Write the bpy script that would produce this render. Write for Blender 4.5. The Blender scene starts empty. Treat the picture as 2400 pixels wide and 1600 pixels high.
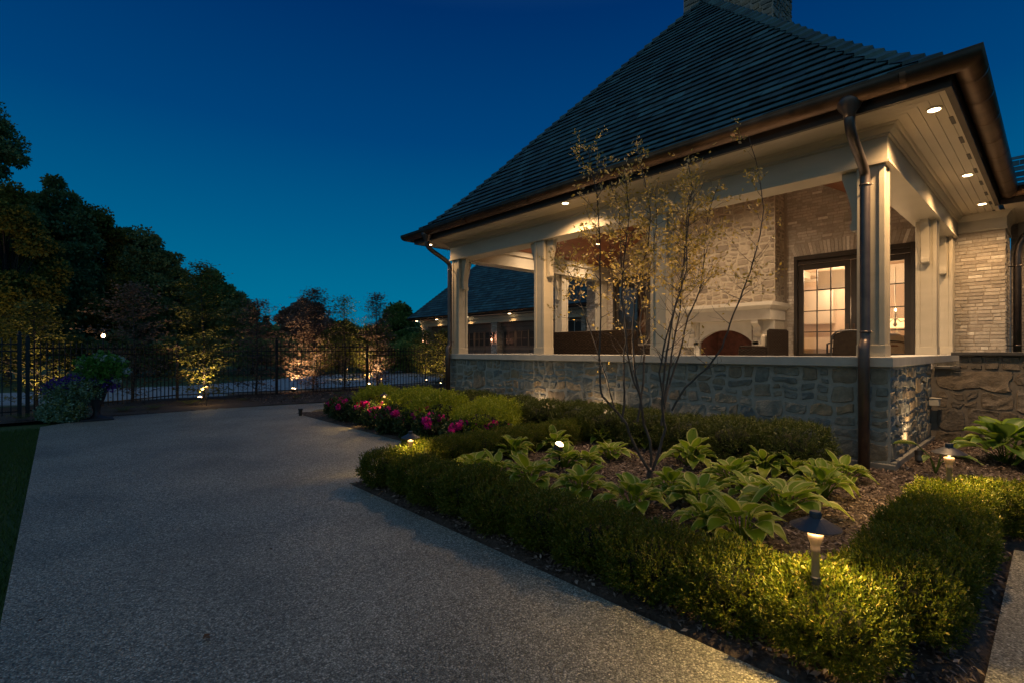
import bpy, math, random
import numpy as np
from mathutils import Vector, noise
PI = math.pi
R = math.radians
random.seed(7)
rng = np.random.default_rng(7)

# ------------------------------------------------------------------ camera
H = 1.40                       # eye height
A = R(47.57)                   # heading: +X runs along the porch side, +Y along the porch front
FX, FY = math.cos(A), math.sin(A)
FPX, HOR = 1170.0, 822.0       # focal length and horizon row of the 2400 px photograph
scene = bpy.context.scene
cd = bpy.data.cameras.new('camera')
cam = bpy.data.objects.new('camera', cd)
scene.collection.objects.link(cam)
cam.location = (0, 0, H)
cam.rotation_euler = (PI/2, 0, A - PI/2)
cd.sensor_width = 36
cd.lens = 36*FPX/2400
cd.shift_y = (HOR - 800)/2400
cd.clip_start = 0.05
cd.clip_end = 900
scene.camera = cam

# ------------------------------------------------------------------ sky (dusk) and afterglow
EXPOSURE = 0.0
world = bpy.data.worlds.new('World'); scene.world = world
world.use_nodes = True
wt = world.node_tree; wt.nodes.clear()
wo = wt.nodes.new('ShaderNodeOutputWorld'); bg = wt.nodes.new('ShaderNodeBackground')
tc = wt.nodes.new('ShaderNodeTexCoord'); sp = wt.nodes.new('ShaderNodeSeparateXYZ')
wt.links.new(tc.outputs['Generated'], sp.inputs[0])
rp = wt.nodes.new('ShaderNodeValToRGB')
els = [(0.0, (0.000, 0.175, 0.310)), (0.10, (0.000, 0.152, 0.295)), (0.22, (0.000, 0.105, 0.250)), (0.38, (0.000, 0.054, 0.190)), (0.56, (0.000, 0.028, 0.133)), (1.0, (0.050, 0.110, 0.210))]
while len(rp.color_ramp.elements) < len(els): rp.color_ramp.elements.new(0.5)
for e, (p, c) in zip(rp.color_ramp.elements, els):
    e.position = p; e.color = (*c, 1)
wt.links.new(sp.outputs['Z'], rp.inputs[0])
# the western afterglow, behind the photographer
dt = wt.nodes.new('ShaderNodeVectorMath'); dt.operation = 'DOT_PRODUCT'
wt.links.new(tc.outputs['Generated'], dt.inputs[0]); dt.inputs[1].default_value = (-0.93, -0.20, 0.30)
mr = wt.nodes.new('ShaderNodeMapRange'); mr.interpolation_type = 'SMOOTHSTEP'
mr.inputs['From Min'].default_value = 0.25; mr.inputs['From Max'].default_value = 1.0
wt.links.new(dt.outputs['Value'], mr.inputs['Value'])
mx = wt.nodes.new('ShaderNodeMix'); mx.data_type = 'RGBA'
wt.links.new(mr.outputs[0], mx.inputs['Factor']); wt.links.new(rp.outputs[0], mx.inputs[6])
mx.inputs[7].default_value = (0.195, 0.270, 0.295, 1)
wt.links.new(mx.outputs[2], bg.inputs[0]); bg.inputs[1].default_value = 1.0
wt.links.new(bg.outputs[0], wo.inputs[0])
scene.view_settings.view_transform = 'Standard'
scene.view_settings.look = 'None'
scene.view_settings.gamma = 1.0
scene.view_settings.exposure = EXPOSURE
scene.cycles.max_bounces = 6
scene.cycles.transparent_max_bounces = 12
scene.cycles.sample_clamp_indirect = 3.0
scene.cycles.caustics_reflective = False
scene.cycles.caustics_refractive = False
scene.cycles.use_denoising = True

WARM = (1.0, 0.60, 0.27)
AMBER = (1.0, 0.56, 0.22)

# ------------------------------------------------------------------ survey helpers
def dirv(x):
    r = x - 1200.0
    return FPX*FX + r*FY, FPX*FY - r*FX
def G(x, y, z=0.0):            # the point at height z seen at (x, y) of the photograph
    t = (H - z)/(y - HOR); a, b = dirv(x)
    return Vector((a*t, b*t, z))
def atdist(x, y, F):           # a point at forward distance F
    t = F/FPX; a, b = dirv(x)
    return Vector((a*t, b*t, H + (HOR - y)*t))

# ------------------------------------------------------------------ materials
def nd(nt, t, **kw):
    n = nt.nodes.new(t)
    for k, v in kw.items(): setattr(n, k, v)
    return n
def base_mat(name):
    m = bpy.data.materials.new(name); m.use_nodes = True
    nt = m.node_tree; p = nt.nodes['Principled BSDF']
    return m, nt, p
def ramp(nt, pts, interp='LINEAR'):
    r = nt.nodes.new('ShaderNodeValToRGB'); r.color_ramp.interpolation = interp
    while len(r.color_ramp.elements) < len(pts): r.color_ramp.elements.new(0.5)
    for e, (p, c) in zip(r.color_ramp.elements, pts):
        e.position = p; e.color = (*c, 1)
    return r
def coord(nt, scale=1.0, stretch=None):
    t = nt.nodes.new('ShaderNodeTexCoord')
    mp = nt.nodes.new('ShaderNodeMapping')
    s = stretch or (1, 1, 1)
    mp.inputs['Scale'].default_value = [scale*a for a in s]
    nt.links.new(t.outputs['Object'], mp.inputs[0])
    return mp.outputs[0]
def mat_noise(name, c1, c2, scale=8, rough=0.6, bump=0.1, metallic=0.0, bscale=None, stretch=None, spec=0.5, detail=6):
    m, nt, p = base_mat(name)
    v = coord(nt, 1.0, stretch)
    n = nd(nt, 'ShaderNodeTexNoise'); n.inputs['Scale'].default_value = scale; n.inputs['Detail'].default_value = detail
    nt.links.new(v, n.inputs['Vector'])
    r = ramp(nt, [(0.3, c1), (0.7, c2)]); nt.links.new(n.outputs[0], r.inputs[0])
    nt.links.new(r.outputs[0], p.inputs['Base Color'])
    p.inputs['Roughness'].default_value = rough; p.inputs['Metallic'].default_value = metallic
    p.inputs['Specular IOR Level'].default_value = spec
    if bump:
        n2 = nd(nt, 'ShaderNodeTexNoise'); n2.inputs['Scale'].default_value = bscale or scale*4; n2.inputs['Detail'].default_value = 5
        nt.links.new(v, n2.inputs['Vector'])
        b = nd(nt, 'ShaderNodeBump'); b.inputs['Strength'].default_value = bump; b.inputs['Distance'].default_value = 0.01
        nt.links.new(n2.outputs[0], b.inputs['Height']); nt.links.new(b.outputs[0], p.inputs['Normal'])
    return m
def mat_island(name, pts, rough=0.8, vary=0.35, nscale=14, bump=0.5, bscale=40, spec=0.3, interp='CONSTANT', bdist=0.01):
    """each piece (stone, brick, tile) has a colour of its own, broken up by noise"""
    m, nt, p = base_mat(name)
    g = nd(nt, 'ShaderNodeNewGeometry')
    r = ramp(nt, pts, interp); nt.links.new(g.outputs['Random Per Island'], r.inputs[0])
    v = coord(nt)
    n = nd(nt, 'ShaderNodeTexNoise'); n.inputs['Scale'].default_value = nscale; n.inputs['Detail'].default_value = 8; n.inputs['Roughness'].default_value = 0.65
    nt.links.new(v, n.inputs['Vector'])
    mr = nd(nt, 'ShaderNodeMapRange'); mr.inputs['From Min'].default_value = 0.25; mr.inputs['From Max'].default_value = 0.75
    mr.inputs['To Min'].default_value = 1 - vary; mr.inputs['To Max'].default_value = 1 + vary
    nt.links.new(n.outputs[0], mr.inputs[0])
    hs = nd(nt, 'ShaderNodeHueSaturation'); nt.links.new(r.outputs[0], hs.inputs['Color']); nt.links.new(mr.outputs[0], hs.inputs['Value'])
    nt.links.new(hs.outputs[0], p.inputs['Base Color'])
    p.inputs['Roughness'].default_value = rough; p.inputs['Specular IOR Level'].default_value = spec
    if bump:
        n2 = nd(nt, 'ShaderNodeTexNoise'); n2.inputs['Scale'].default_value = bscale; n2.inputs['Detail'].default_value = 6
        nt.links.new(v, n2.inputs['Vector'])
        b = nd(nt, 'ShaderNodeBump'); b.inputs['Strength'].default_value = bump; b.inputs['Distance'].default_value = bdist
        nt.links.new(n2.outputs[0], b.inputs['Height']); nt.links.new(b.outputs[0], p.inputs['Normal'])
    return m
def mat_leaf(name, pts, rough=0.45, trans=0.3, spec=0.4):
    m, nt, p = base_mat(name)
    g = nd(nt, 'ShaderNodeNewGeometry')
    r = ramp(nt, pts); nt.links.new(g.outputs['Random Per Island'], r.inputs[0])
    nt.links.new(r.outputs[0], p.inputs['Base Color'])
    p.inputs['Roughness'].default_value = rough; p.inputs['Specular IOR Level'].default_value = spec
    tr = nd(nt, 'ShaderNodeBsdfTranslucent'); nt.links.new(r.outputs[0], tr.inputs[0])
    mx = nd(nt, 'ShaderNodeMixShader'); mx.inputs[0].default_value = trans
    nt.links.new(p.outputs[0], mx.inputs[1]); nt.links.new(tr.outputs[0], mx.inputs[2])
    nt.links.new(mx.outputs[0], nt.nodes['Material Output'].inputs[0])
    return m
def mat_emit(name, col, strength):
    m, nt, p = base_mat(name)
    p.inputs['Base Color'].default_value = (*col, 1)
    p.inputs['Emission Color'].default_value = (*col, 1); p.inputs['Emission Strength'].default_value = strength
    return m
def mat_glass(name, refl=0.12):
    m, nt, p = base_mat(name); nt.nodes.remove(p)
    t = nd(nt, 'ShaderNodeBsdfTransparent'); t.inputs[0].default_value = (0.93, 0.95, 0.94, 1)
    g = nd(nt, 'ShaderNodeBsdfGlossy'); g.inputs['Roughness'].default_value = 0.02
    f = nd(nt, 'ShaderNodeFresnel'); f.inputs[0].default_value = 1.5
    ad = nd(nt, 'ShaderNodeMath', operation='ADD'); ad.inputs[1].default_value = refl - 0.04; ad.use_clamp = True
    nt.links.new(f.outputs[0], ad.inputs[0])
    mx = nd(nt, 'ShaderNodeMixShader'); nt.links.new(ad.outputs[0], mx.inputs[0])
    nt.links.new(t.outputs[0], mx.inputs[1]); nt.links.new(g.outputs[0], mx.inputs[2])
    nt.links.new(mx.outputs[0], nt.nodes['Material Output'].inputs[0])
    return m

M = {}
M['trim'] = mat_noise('cream_trim_paint', (0.44, 0.395, 0.31), (0.50, 0.45, 0.36), 2, 0.38, 0.03, bscale=60, stretch=(1, 1, 4))
M['soffit'] = mat_noise('soffit_paint', (0.50, 0.45, 0.36), (0.56, 0.50, 0.41), 2, 0.5, 0.02)
M['bronze'] = mat_noise('aged_copper', (0.095, 0.062, 0.045), (0.17, 0.112, 0.08), 5, 0.42, 0.04, metallic=0.85, bscale=30)
M['pipe'] = mat_noise('aged_copper_pipe', (0.10, 0.085, 0.085), (0.16, 0.13, 0.12), 6, 0.38, 0.04, metallic=0.75, bscale=30)
M['fascia'] = mat_noise('dark_fascia', (0.030, 0.022, 0.018), (0.045, 0.032, 0.026), 6, 0.5, 0.03)
M['limestone'] = mat_noise('limestone_cap', (0.36, 0.35, 0.33), (0.44, 0.43, 0.40), 6, 0.65, 0.08)
M['mantel'] = mat_noise('carved_limestone', (0.62, 0.56, 0.46), (0.70, 0.64, 0.53), 5, 0.6, 0.05)
M['bluestone'] = mat_noise('bluestone_cap', (0.03, 0.03, 0.032), (0.055, 0.052, 0.05), 8, 0.6, 0.1)
M['concrete'] = mat_noise('footing_concrete', (0.16, 0.16, 0.16), (0.23, 0.23, 0.22), 7, 0.85, 0.2)
M['mortar_brown'] = mat_noise('brown_mortar', (0.15, 0.13, 0.11), (0.20, 0.175, 0.15), 16, 0.95, 0.4, bscale=80)
M['mortar'] = mat_noise('mortar', (0.27, 0.265, 0.24), (0.36, 0.35, 0.32), 18, 0.95, 0.5, bscale=90)
M['stone'] = mat_island('fieldstone', [(0.0, (0.175, 0.185, 0.175)), (0.16, (0.215, 0.215, 0.19)), (0.30, (0.265, 0.215, 0.145)), (0.42, (0.19, 0.195, 0.18)), (0.54, (0.26, 0.23, 0.18)), (0.66, (0.225, 0.19, 0.145)), (0.78, (0.235, 0.23, 0.20)), (0.88, (0.16, 0.18, 0.185)), (0.95, (0.29, 0.245, 0.18))], 0.85, 0.4, 11, 0.9, 45, bdist=0.012)
M['stone_brown'] = mat_island('brown_fieldstone', [(0.0, (0.17, 0.14, 0.11)), (0.25, (0.21, 0.17, 0.13)), (0.5, (0.15, 0.13, 0.11)), (0.75, (0.19, 0.16, 0.13))], 0.9, 0.4, 9, 1.0, 30, bdist=0.02)
M['stone_warm'] = mat_island('chimney_stone', [(0.0, (0.31, 0.26, 0.20)), (0.2, (0.37, 0.31, 0.24)), (0.4, (0.26, 0.22, 0.175)), (0.6, (0.42, 0.36, 0.28)), (0.8, (0.33, 0.28, 0.22))], 0.85, 0.25, 10, 0.6, 40)
M['mortar_warm'] = mat_noise('pale_mortar', (0.42, 0.36, 0.27), (0.50, 0.43, 0.33), 16, 0.95, 0.4, bscale=80)
M['brick'] = mat_island('whitewashed_brick', [(0.0, (0.46, 0.41, 0.35)), (0.2, (0.52, 0.46, 0.39)), (0.4, (0.42, 0.37, 0.31)), (0.58, (0.56, 0.50, 0.43)), (0.74, (0.37, 0.32, 0.27)), (0.86, (0.49, 0.44, 0.38)), (0.95, (0.72, 0.67, 0.59))], 0.85, 0.22, 22, 0.6, 60, bdist=0.006)
M['brick_mortar'] = mat_noise('brick_mortar', (0.34, 0.29, 0.235), (0.44, 0.375, 0.30), 25, 0.95, 0.4, bscale=90)
M['brick_grey'] = mat_island('grey_washed_brick', [(0.0, (0.30, 0.27, 0.25)), (0.3, (0.38, 0.34, 0.31)), (0.6, (0.26, 0.235, 0.22)), (0.85, (0.46, 0.43, 0.39))], 0.85, 0.22, 22, 0.6, 60, bdist=0.006)
M['slate'] = mat_island('slate', [(0.0, (0.034, 0.095, 0.112)), (0.2, (0.050, 0.130, 0.150)), (0.4, (0.028, 0.070, 0.085)), (0.55, (0.040, 0.105, 0.125)), (0.75, (0.042, 0.085, 0.093)), (0.9, (0.058, 0.150, 0.170))], 0.55, 0.45, 5, 0.45, 25, spec=0.3)
M['dark_wood'] = mat_noise('dark_door_paint', (0.028, 0.022, 0.017), (0.042, 0.033, 0.025), 4, 0.35, 0.03)
M['ceiling'] = mat_noise('stained_cedar', (0.20, 0.075, 0.035), (0.29, 0.115, 0.055), 6, 0.45, 0.1, stretch=(0.4, 6, 6))
M['plaster'] = mat_noise('interior_plaster', (0.66, 0.52, 0.40), (0.70, 0.56, 0.43), 2, 0.8, 0.0)
M['plaster_white'] = mat_noise('interior_white', (0.74, 0.66, 0.54), (0.78, 0.70, 0.58), 2, 0.7, 0.0)
M['iron'] = mat_noise('black_iron', (0.012, 0.011, 0.011), (0.02, 0.018, 0.017), 20, 0.45, 0.05)
M['lamp_metal'] = mat_noise('blue_black_bronze', (0.05, 0.055, 0.065), (0.085, 0.09, 0.10), 12, 0.45, 0.04, metallic=0.5)
M['lamp_stem'] = mat_noise('brushed_brass', (0.26, 0.21, 0.15), (0.33, 0.265, 0.19), 20, 0.4, 0.03, metallic=0.35)
M['glass'] = mat_glass('window_glass', 0.05)
M['glass_dark'] = mat_glass('dark_window_glass', 0.10)
M['can'] = mat_emit('downlight_lens', (1.0, 0.74, 0.40), 14)
M['bulb'] = mat_emit('warm_bulb', (1.0, 0.62, 0.28), 30)
M['flame'] = mat_emit('candle_glow', (1.0, 0.62, 0.22), 3.0)
M['coach'] = mat_emit('coach_lamp_bulb', (1.0, 0.45, 0.22), 12)
M['shade'] = mat_emit('lamp_shade_glow', (1.0, 0.60, 0.25), 2.2)
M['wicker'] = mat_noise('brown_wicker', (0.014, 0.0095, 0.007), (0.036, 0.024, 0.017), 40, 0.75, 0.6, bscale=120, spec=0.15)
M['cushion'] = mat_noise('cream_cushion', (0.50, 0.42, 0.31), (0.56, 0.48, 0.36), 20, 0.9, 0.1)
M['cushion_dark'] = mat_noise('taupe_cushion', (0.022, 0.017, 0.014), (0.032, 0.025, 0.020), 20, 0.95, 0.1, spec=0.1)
M['firebrick'] = mat_noise('sooty_firebrick', (0.10, 0.035, 0.022), (0.20, 0.07, 0.042), 9, 0.9, 0.5, bscale=30)
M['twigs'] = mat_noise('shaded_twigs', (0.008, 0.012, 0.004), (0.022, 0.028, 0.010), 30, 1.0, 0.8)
M['bark_dark'] = mat_noise('dark_bark', (0.03, 0.024, 0.02), (0.06, 0.048, 0.04), 12, 0.9, 0.5)
M['bark'] = mat_noise('grey_brown_bark', (0.045, 0.038, 0.034), (0.10, 0.085, 0.075), 18, 0.8, 0.5, stretch=(1, 1, 0.3))
M['grass'] = mat_noise('lawn', (0.025, 0.060, 0.014), (0.050, 0.10, 0.022), 30, 0.9, 0.6, bscale=120)
M['mulch'] = mat_noise('mulch_bed', (0.04, 0.030, 0.025), (0.09, 0.068, 0.056), 40, 0.95, 1.0, bscale=90)
M['chips'] = mat_leaf('bark_chips', [(0.0, (0.05, 0.035, 0.030)), (0.5, (0.115, 0.086, 0.075)), (0.85, (0.22, 0.172, 0.15)), (1.0, (0.38, 0.31, 0.275))], 0.85, 0.0, 0.2)
M['grassblade'] = mat_leaf('grass_blades', [(0, (0.035, 0.095, 0.018)), (1, (0.07, 0.15, 0.032))], 0.7, 0.2)
M['boxwood'] = mat_leaf('boxwood_leaf', [(0.0, (0.042, 0.074, 0.007)), (0.5, (0.085, 0.118, 0.008)), (0.9, (0.16, 0.170, 0.010)), (1.0, (0.30, 0.24, 0.08))], 0.45, 0.30, 0.3)
M['yew'] = mat_leaf('yew_needle', [(0.0, (0.045, 0.065, 0.010)), (0.6, (0.075, 0.10, 0.015)), (1.0, (0.12, 0.145, 0.02))], 0.5, 0.25)
M['spirea'] = mat_leaf('golden_leaf', [(0.0, (0.17, 0.23, 0.014)), (0.6, (0.27, 0.33, 0.018)), (1.0, (0.38, 0.42, 0.025))], 0.5, 0.35)
M['flowerleaf'] = mat_leaf('geranium_leaf', [(0.0, (0.022, 0.050, 0.014)), (1.0, (0.05, 0.085, 0.022))], 0.5, 0.25)
M['petal'] = mat_leaf('pink_petal', [(0.0, (0.60, 0.010, 0.24)), (0.6, (0.78, 0.020, 0.36)), (1.0, (0.90, 0.06, 0.44))], 0.6, 0.35)
M['petal_red'] = mat_leaf('scarlet_petal', [(0.0, (0.75, 0.015, 0.04)), (1.0, (0.90, 0.03, 0.06))], 0.6, 0.35)
M['hosta'] = mat_leaf('hosta_leaf', [(0.0, (0.13, 0.23, 0.016)), (0.6, (0.20, 0.30, 0.020)), (1.0, (0.29, 0.33, 0.024))], 0.55, 0.38, 0.3)
M['hosta_edge'] = mat_leaf('hosta_margin', [(0.0, (0.40, 0.44, 0.12)), (1.0, (0.54, 0.55, 0.18))], 0.5, 0.35)
M['hosta_green'] = mat_leaf('green_hosta_leaf', [(0.0, (0.055, 0.12, 0.020)), (1.0, (0.13, 0.20, 0.035))], 0.45, 0.30)
M['service'] = mat_leaf('autumn_leaf', [(0.0, (0.36, 0.27, 0.04)), (0.5, (0.60, 0.44, 0.11)), (1.0, (0.70, 0.56, 0.32))], 0.45, 0.48)
M['fern'] = mat_leaf('fern_frond', [(0.0, (0.09, 0.14, 0.02)), (1.0, (0.16, 0.20, 0.03))], 0.6, 0.35)
M['cascade'] = mat_leaf('silver_green_leaf', [(0.0, (0.08, 0.19, 0.12)), (0.6, (0.16, 0.30, 0.20)), (1.0, (0.34, 0.48, 0.38))], 0.6, 0.2)
M['purple'] = mat_leaf('purple_petal', [(0.0, (0.05, 0.02, 0.20)), (1.0, (0.13, 0.04, 0.36))], 0.6, 0.2)
M['hydra'] = mat_leaf('broad_green_leaf', [(0.0, (0.05, 0.17, 0.025)), (1.0, (0.14, 0.34, 0.06))], 0.5, 0.3)
M['white_petal'] = mat_leaf('white_petal', [(0.0, (0.40, 0.52, 0.50)), (1.0, (0.60, 0.68, 0.62))], 0.6, 0.3)
M['tree_dark'] = mat_leaf('dark_tree_leaf', [(0.0, (0.118, 0.187, 0.077)), (0.6, (0.187, 0.259, 0.091)), (1.0, (0.294, 0.316, 0.118))], 0.7, 0.2, 0.2)
M['tree_olive'] = mat_leaf('olive_tree_leaf', [(0.0, (0.106, 0.119, 0.028)), (0.6, (0.179, 0.179, 0.038)), (1.0, (0.286, 0.262, 0.048))], 0.7, 0.25, 0.2)
M['tree_green'] = mat_leaf('green_tree_leaf', [(0.0, (0.092, 0.182, 0.057)), (0.6, (0.143, 0.259, 0.078)), (1.0, (0.259, 0.362, 0.092))], 0.7, 0.25, 0.2)
M['tree_red'] = mat_leaf('reddish_tree_leaf', [(0.0, (0.152, 0.110, 0.078)), (0.6, (0.262, 0.171, 0.124)), (1.0, (0.386, 0.248, 0.193))], 0.7, 0.25, 0.2)
M['beech'] = mat_leaf('golden_green_leaf', [(0.0, (0.12, 0.13, 0.02)), (0.6, (0.19, 0.19, 0.03)), (1.0, (0.32, 0.28, 0.07))], 0.6, 0.4)
M['beech_pink'] = mat_leaf('copper_leaf', [(0.0, (0.14, 0.09, 0.06)), (0.6, (0.23, 0.15, 0.105)), (1.0, (0.36, 0.25, 0.17))], 0.6, 0.4)
M['urn'] = mat_noise('dark_urn', (0.02, 0.022, 0.025), (0.035, 0.035, 0.04), 10, 0.5, 0.1)
M['white_metal'] = mat_noise('pale_vent_paint', (0.45, 0.42, 0.36), (0.5, 0.47, 0.41), 5, 0.5, 0.02)
M['dark_cloth'] = mat_noise('dark_cloth', (0.035, 0.03, 0.03), (0.06, 0.05, 0.05), 20, 0.9, 0.3)
M['dry_leaf'] = mat_noise('dry_leaf', (0.10, 0.045, 0.02), (0.16, 0.08, 0.03), 30, 0.7, 0.2)
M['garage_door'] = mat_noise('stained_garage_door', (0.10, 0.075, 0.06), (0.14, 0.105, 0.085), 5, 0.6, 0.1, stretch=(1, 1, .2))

def mat_aggregate(name):
    """exposed-aggregate concrete: small pebbles, each with a colour and gloss of its own, in sandy cement"""
    m, nt, p = base_mat(name)
    v = coord(nt)
    vo = nd(nt, 'ShaderNodeTexVoronoi'); vo.inputs['Scale'].default_value = 118; nt.links.new(v, vo.inputs['Vector'])
    bw = nd(nt, 'ShaderNodeSeparateColor'); nt.links.new(vo.outputs['Color'], bw.inputs[0])
    r = ramp(nt, [(0.0, (0.15, 0.15, 0.13)), (0.3, (0.28, 0.28, 0.24)), (0.55, (0.38, 0.38, 0.325)), (0.8, (0.50, 0.49, 0.42)), (0.93, (0.68, 0.66, 0.58)), (1.0, (0.85, 0.82, 0.74))])
    nt.links.new(bw.outputs[0], r.inputs[0])
    dr = ramp(nt, [(0.0, (1, 1, 1)), (0.55, (0.85, 0.85, 0.85)), (1.0, (0.45, 0.45, 0.45))])
    sc = nd(nt, 'ShaderNodeMath', operation='MULTIPLY'); sc.inputs[1].default_value = 1.3
    nt.links.new(vo.outputs['Distance'], sc.inputs[0]); nt.links.new(sc.outputs[0], dr.inputs[0])
    mu = nd(nt, 'ShaderNodeMix'); mu.data_type = 'RGBA'; mu.blend_type = 'MULTIPLY'; mu.inputs['Factor'].default_value = 1
    nt.links.new(r.outputs[0], mu.inputs[6]); nt.links.new(dr.outputs[0], mu.inputs[7])
    n = nd(nt, 'ShaderNodeTexNoise'); n.inputs['Scale'].default_value = 0.9; n.inputs['Detail'].default_value = 5; nt.links.new(v, n.inputs['Vector'])
    r2 = ramp(nt, [(0.25, (0.62, 0.64, 0.64)), (0.5, (0.95, 0.95, 0.93)), (0.75, (1.20, 1.18, 1.14))]); nt.links.new(n.outputs[0], r2.inputs[0])
    mu2 = nd(nt, 'ShaderNodeMix'); mu2.data_type = 'RGBA'; mu2.blend_type = 'MULTIPLY'; mu2.inputs['Factor'].default_value = 1
    nt.links.new(mu.outputs[2], mu2.inputs[6]); nt.links.new(r2.outputs[0], mu2.inputs[7])
    nt.links.new(mu2.outputs[2], p.inputs['Base Color'])
    p.inputs['Roughness'].default_value = 0.55
    rr = nd(nt, 'ShaderNodeMapRange'); rr.inputs['To Min'].default_value = 0.3; rr.inputs['To Max'].default_value = 0.75
    nt.links.new(bw.outputs[1], rr.inputs[0]); nt.links.new(rr.outputs[0], p.inputs['Roughness'])
    b = nd(nt, 'ShaderNodeBump'); b.inputs['Strength'].default_value = 0.9; b.inputs['Distance'].default_value = 0.006; b.invert = True
    nt.links.new(vo.outputs['Distance'], b.inputs['Height']); nt.links.new(b.outputs[0], p.inputs['Normal'])
    return m
M['aggregate'] = mat_aggregate('exposed_aggregate_concrete')
M['drive'] = mat_noise('driveway_concrete', (0.34, 0.36, 0.37), (0.42, 0.44, 0.45), 3, 0.7, 0.1)

# ------------------------------------------------------------------ mesh helpers
def wloc(parent):
    v = Vector((0, 0, 0))
    while parent is not None:
        v += parent.location; parent = parent.parent
    return v
def link(o, parent=None):
    scene.collection.objects.link(o)
    if parent is not None: o.parent = parent
    return o
def tag(o, label, cat, group=None, kind=None):
    o['label'] = label
    if cat: o['category'] = cat
    if group: o['group'] = group
    if kind: o['kind'] = kind
    return o
def empty(name, loc, label, cat, group=None, rz=0.0):
    o = bpy.data.objects.new(name, None); o.location = loc; o.rotation_euler = (0, 0, rz)
    o.empty_display_size = 0.1
    link(o); return tag(o, label, cat, group)
class MB:
    """collects world-space geometry; build() links it as one mesh under its thing"""
    def __init__(s): s.v = []; s.f = []; s.m = []; s.cm = 0
    def add(s, vs, fs):
        n = len(s.v); s.v.extend([tuple(a) for a in vs])
        for f in fs: s.f.append([i + n for i in f]); s.m.append(s.cm)
        return s
    def box(s, x0, y0, z0, x1, y1, z1):
        if x0 > x1: x0, x1 = x1, x0
        if y0 > y1: y0, y1 = y1, y0
        if z0 > z1: z0, z1 = z1, z0
        vs = [(x0,y0,z0),(x1,y0,z0),(x1,y1,z0),(x0,y1,z0),(x0,y0,z1),(x1,y0,z1),(x1,y1,z1),(x0,y1,z1)]
        return s.add(vs, [(0,3,2,1),(4,5,6,7),(0,1,5,4),(1,2,6,5),(2,3,7,6),(3,0,4,7)])
    def lathe(s, c, prof, n=20, axis=None):
        """profile [(r, h)] round the axis through c (default up)"""
        ax = Vector(axis).normalized() if axis else Vector((0, 0, 1))
        a = ax.orthogonal().normalized(); b = ax.cross(a); c = Vector(c)
        vs = []; fs = []
        for r, h in prof:
            for k in range(n):
                t = 2*PI*k/n; vs.append(c + ax*h + a*(r*math.cos(t)) + b*(r*math.sin(t)))
        for i in range(len(prof)-1):
            for k in range(n):
                fs.append((i*n+k, i*n+(k+1) % n, (i+1)*n+(k+1) % n, (i+1)*n+k))
        fs.append(list(range(n))[::-1]); fs.append([(len(prof)-1)*n+k for k in range(n)])
        return s.add(vs, fs)
    def tube(s, pts, rad, n=8, cap=True):
        pts = [Vector(p) for p in pts]
        if not isinstance(rad, (list, tuple)): rad = [rad]*len(pts)
        prev = None; vs = []; fs = []
        for i, p in enumerate(pts):
            d = (pts[min(i+1, len(pts)-1)] - pts[max(i-1, 0)])
            if d.length < 1e-9: d = Vector((0, 0, 1))
            d.normalize()
            if prev is None: a = d.orthogonal().normalized()
            else:
                a = prev - d*prev.dot(d)
                a = a.normalized() if a.length > 1e-6 else d.orthogonal().normalized()
            prev = a; b = d.cross(a)
            for k in range(n):
                t = 2*PI*k/n; vs.append(p + a*(rad[i]*math.cos(t)) + b*(rad[i]*math.sin(t)))
        for i in range(len(pts)-1):
            for k in range(n):
                fs.append((i*n+k, i*n+(k+1) % n, (i+1)*n+(k+1) % n, (i+1)*n+k))
        if cap: fs.append(list(range(n))[::-1]); fs.append([(len(pts)-1)*n+k for k in range(n)])
        return s.add(vs, fs)
    def sweep(s, path, prof, closed=True):
        """profile [(outward, z)] carried along a plan path with mitred corners; outward = left of travel"""
        P = [Vector((p[0], p[1])) for p in path]; n = len(P); vs = []; fs = []; k = len(prof)
        for i in range(n):
            d0 = (P[i]-P[i-1]).normalized() if i > 0 else (P[1]-P[0]).normalized()
            d1 = (P[i+1]-P[i]).normalized() if i < n-1 else d0
            n0 = Vector((-d0.y, d0.x)); n1 = Vector((-d1.y, d1.x))
            mvec = (n0 + n1); mvec = mvec/ (1 + n0.dot(n1))
            for o, z in prof: vs.append((P[i].x + mvec.x*o, P[i].y + mvec.y*o, z))
        kk = k if closed else k-1
        for i in range(n-1):
            for j in range(kk):
                fs.append((i*k+j, i*k+(j+1) % k, (i+1)*k+(j+1) % k, (i+1)*k+j))
        if closed: fs.append(list(range(k))[::-1]); fs.append([(n-1)*k+j for j in range(k)])
        return s.add(vs, fs)
    def build(s, name, mats, parent=None, smooth=False, bevel=0.0, loc=None, fix=True):
        if not isinstance(mats, (list, tuple)): mats = [mats]
        off = wloc(parent) + (Vector(loc) if loc is not None else Vector((0, 0, 0)))
        me = bpy.data.meshes.new(name)
        me.from_pydata([(a[0]-off.x, a[1]-off.y, a[2]-off.z) for a in s.v], [], s.f)
        for m in mats: me.materials.append(m)
        if len(mats) > 1: me.polygons.foreach_set('material_index', s.m)
        if smooth: me.polygons.foreach_set('use_smooth', [True]*len(me.polygons))
        o = bpy.data.objects.new(name, me)
        if loc is not None: o.location = loc
        link(o, parent)
        if fix:
            import bmesh
            bm = bmesh.new(); bm.from_mesh(me); bmesh.ops.recalc_face_normals(bm, faces=bm.faces); bm.to_mesh(me); bm.free()
        if bevel:
            b = o.modifiers.new('bevel', 'BEVEL'); b.width = bevel; b.segments = 2; b.limit_method = 'ANGLE'
        return o
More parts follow.
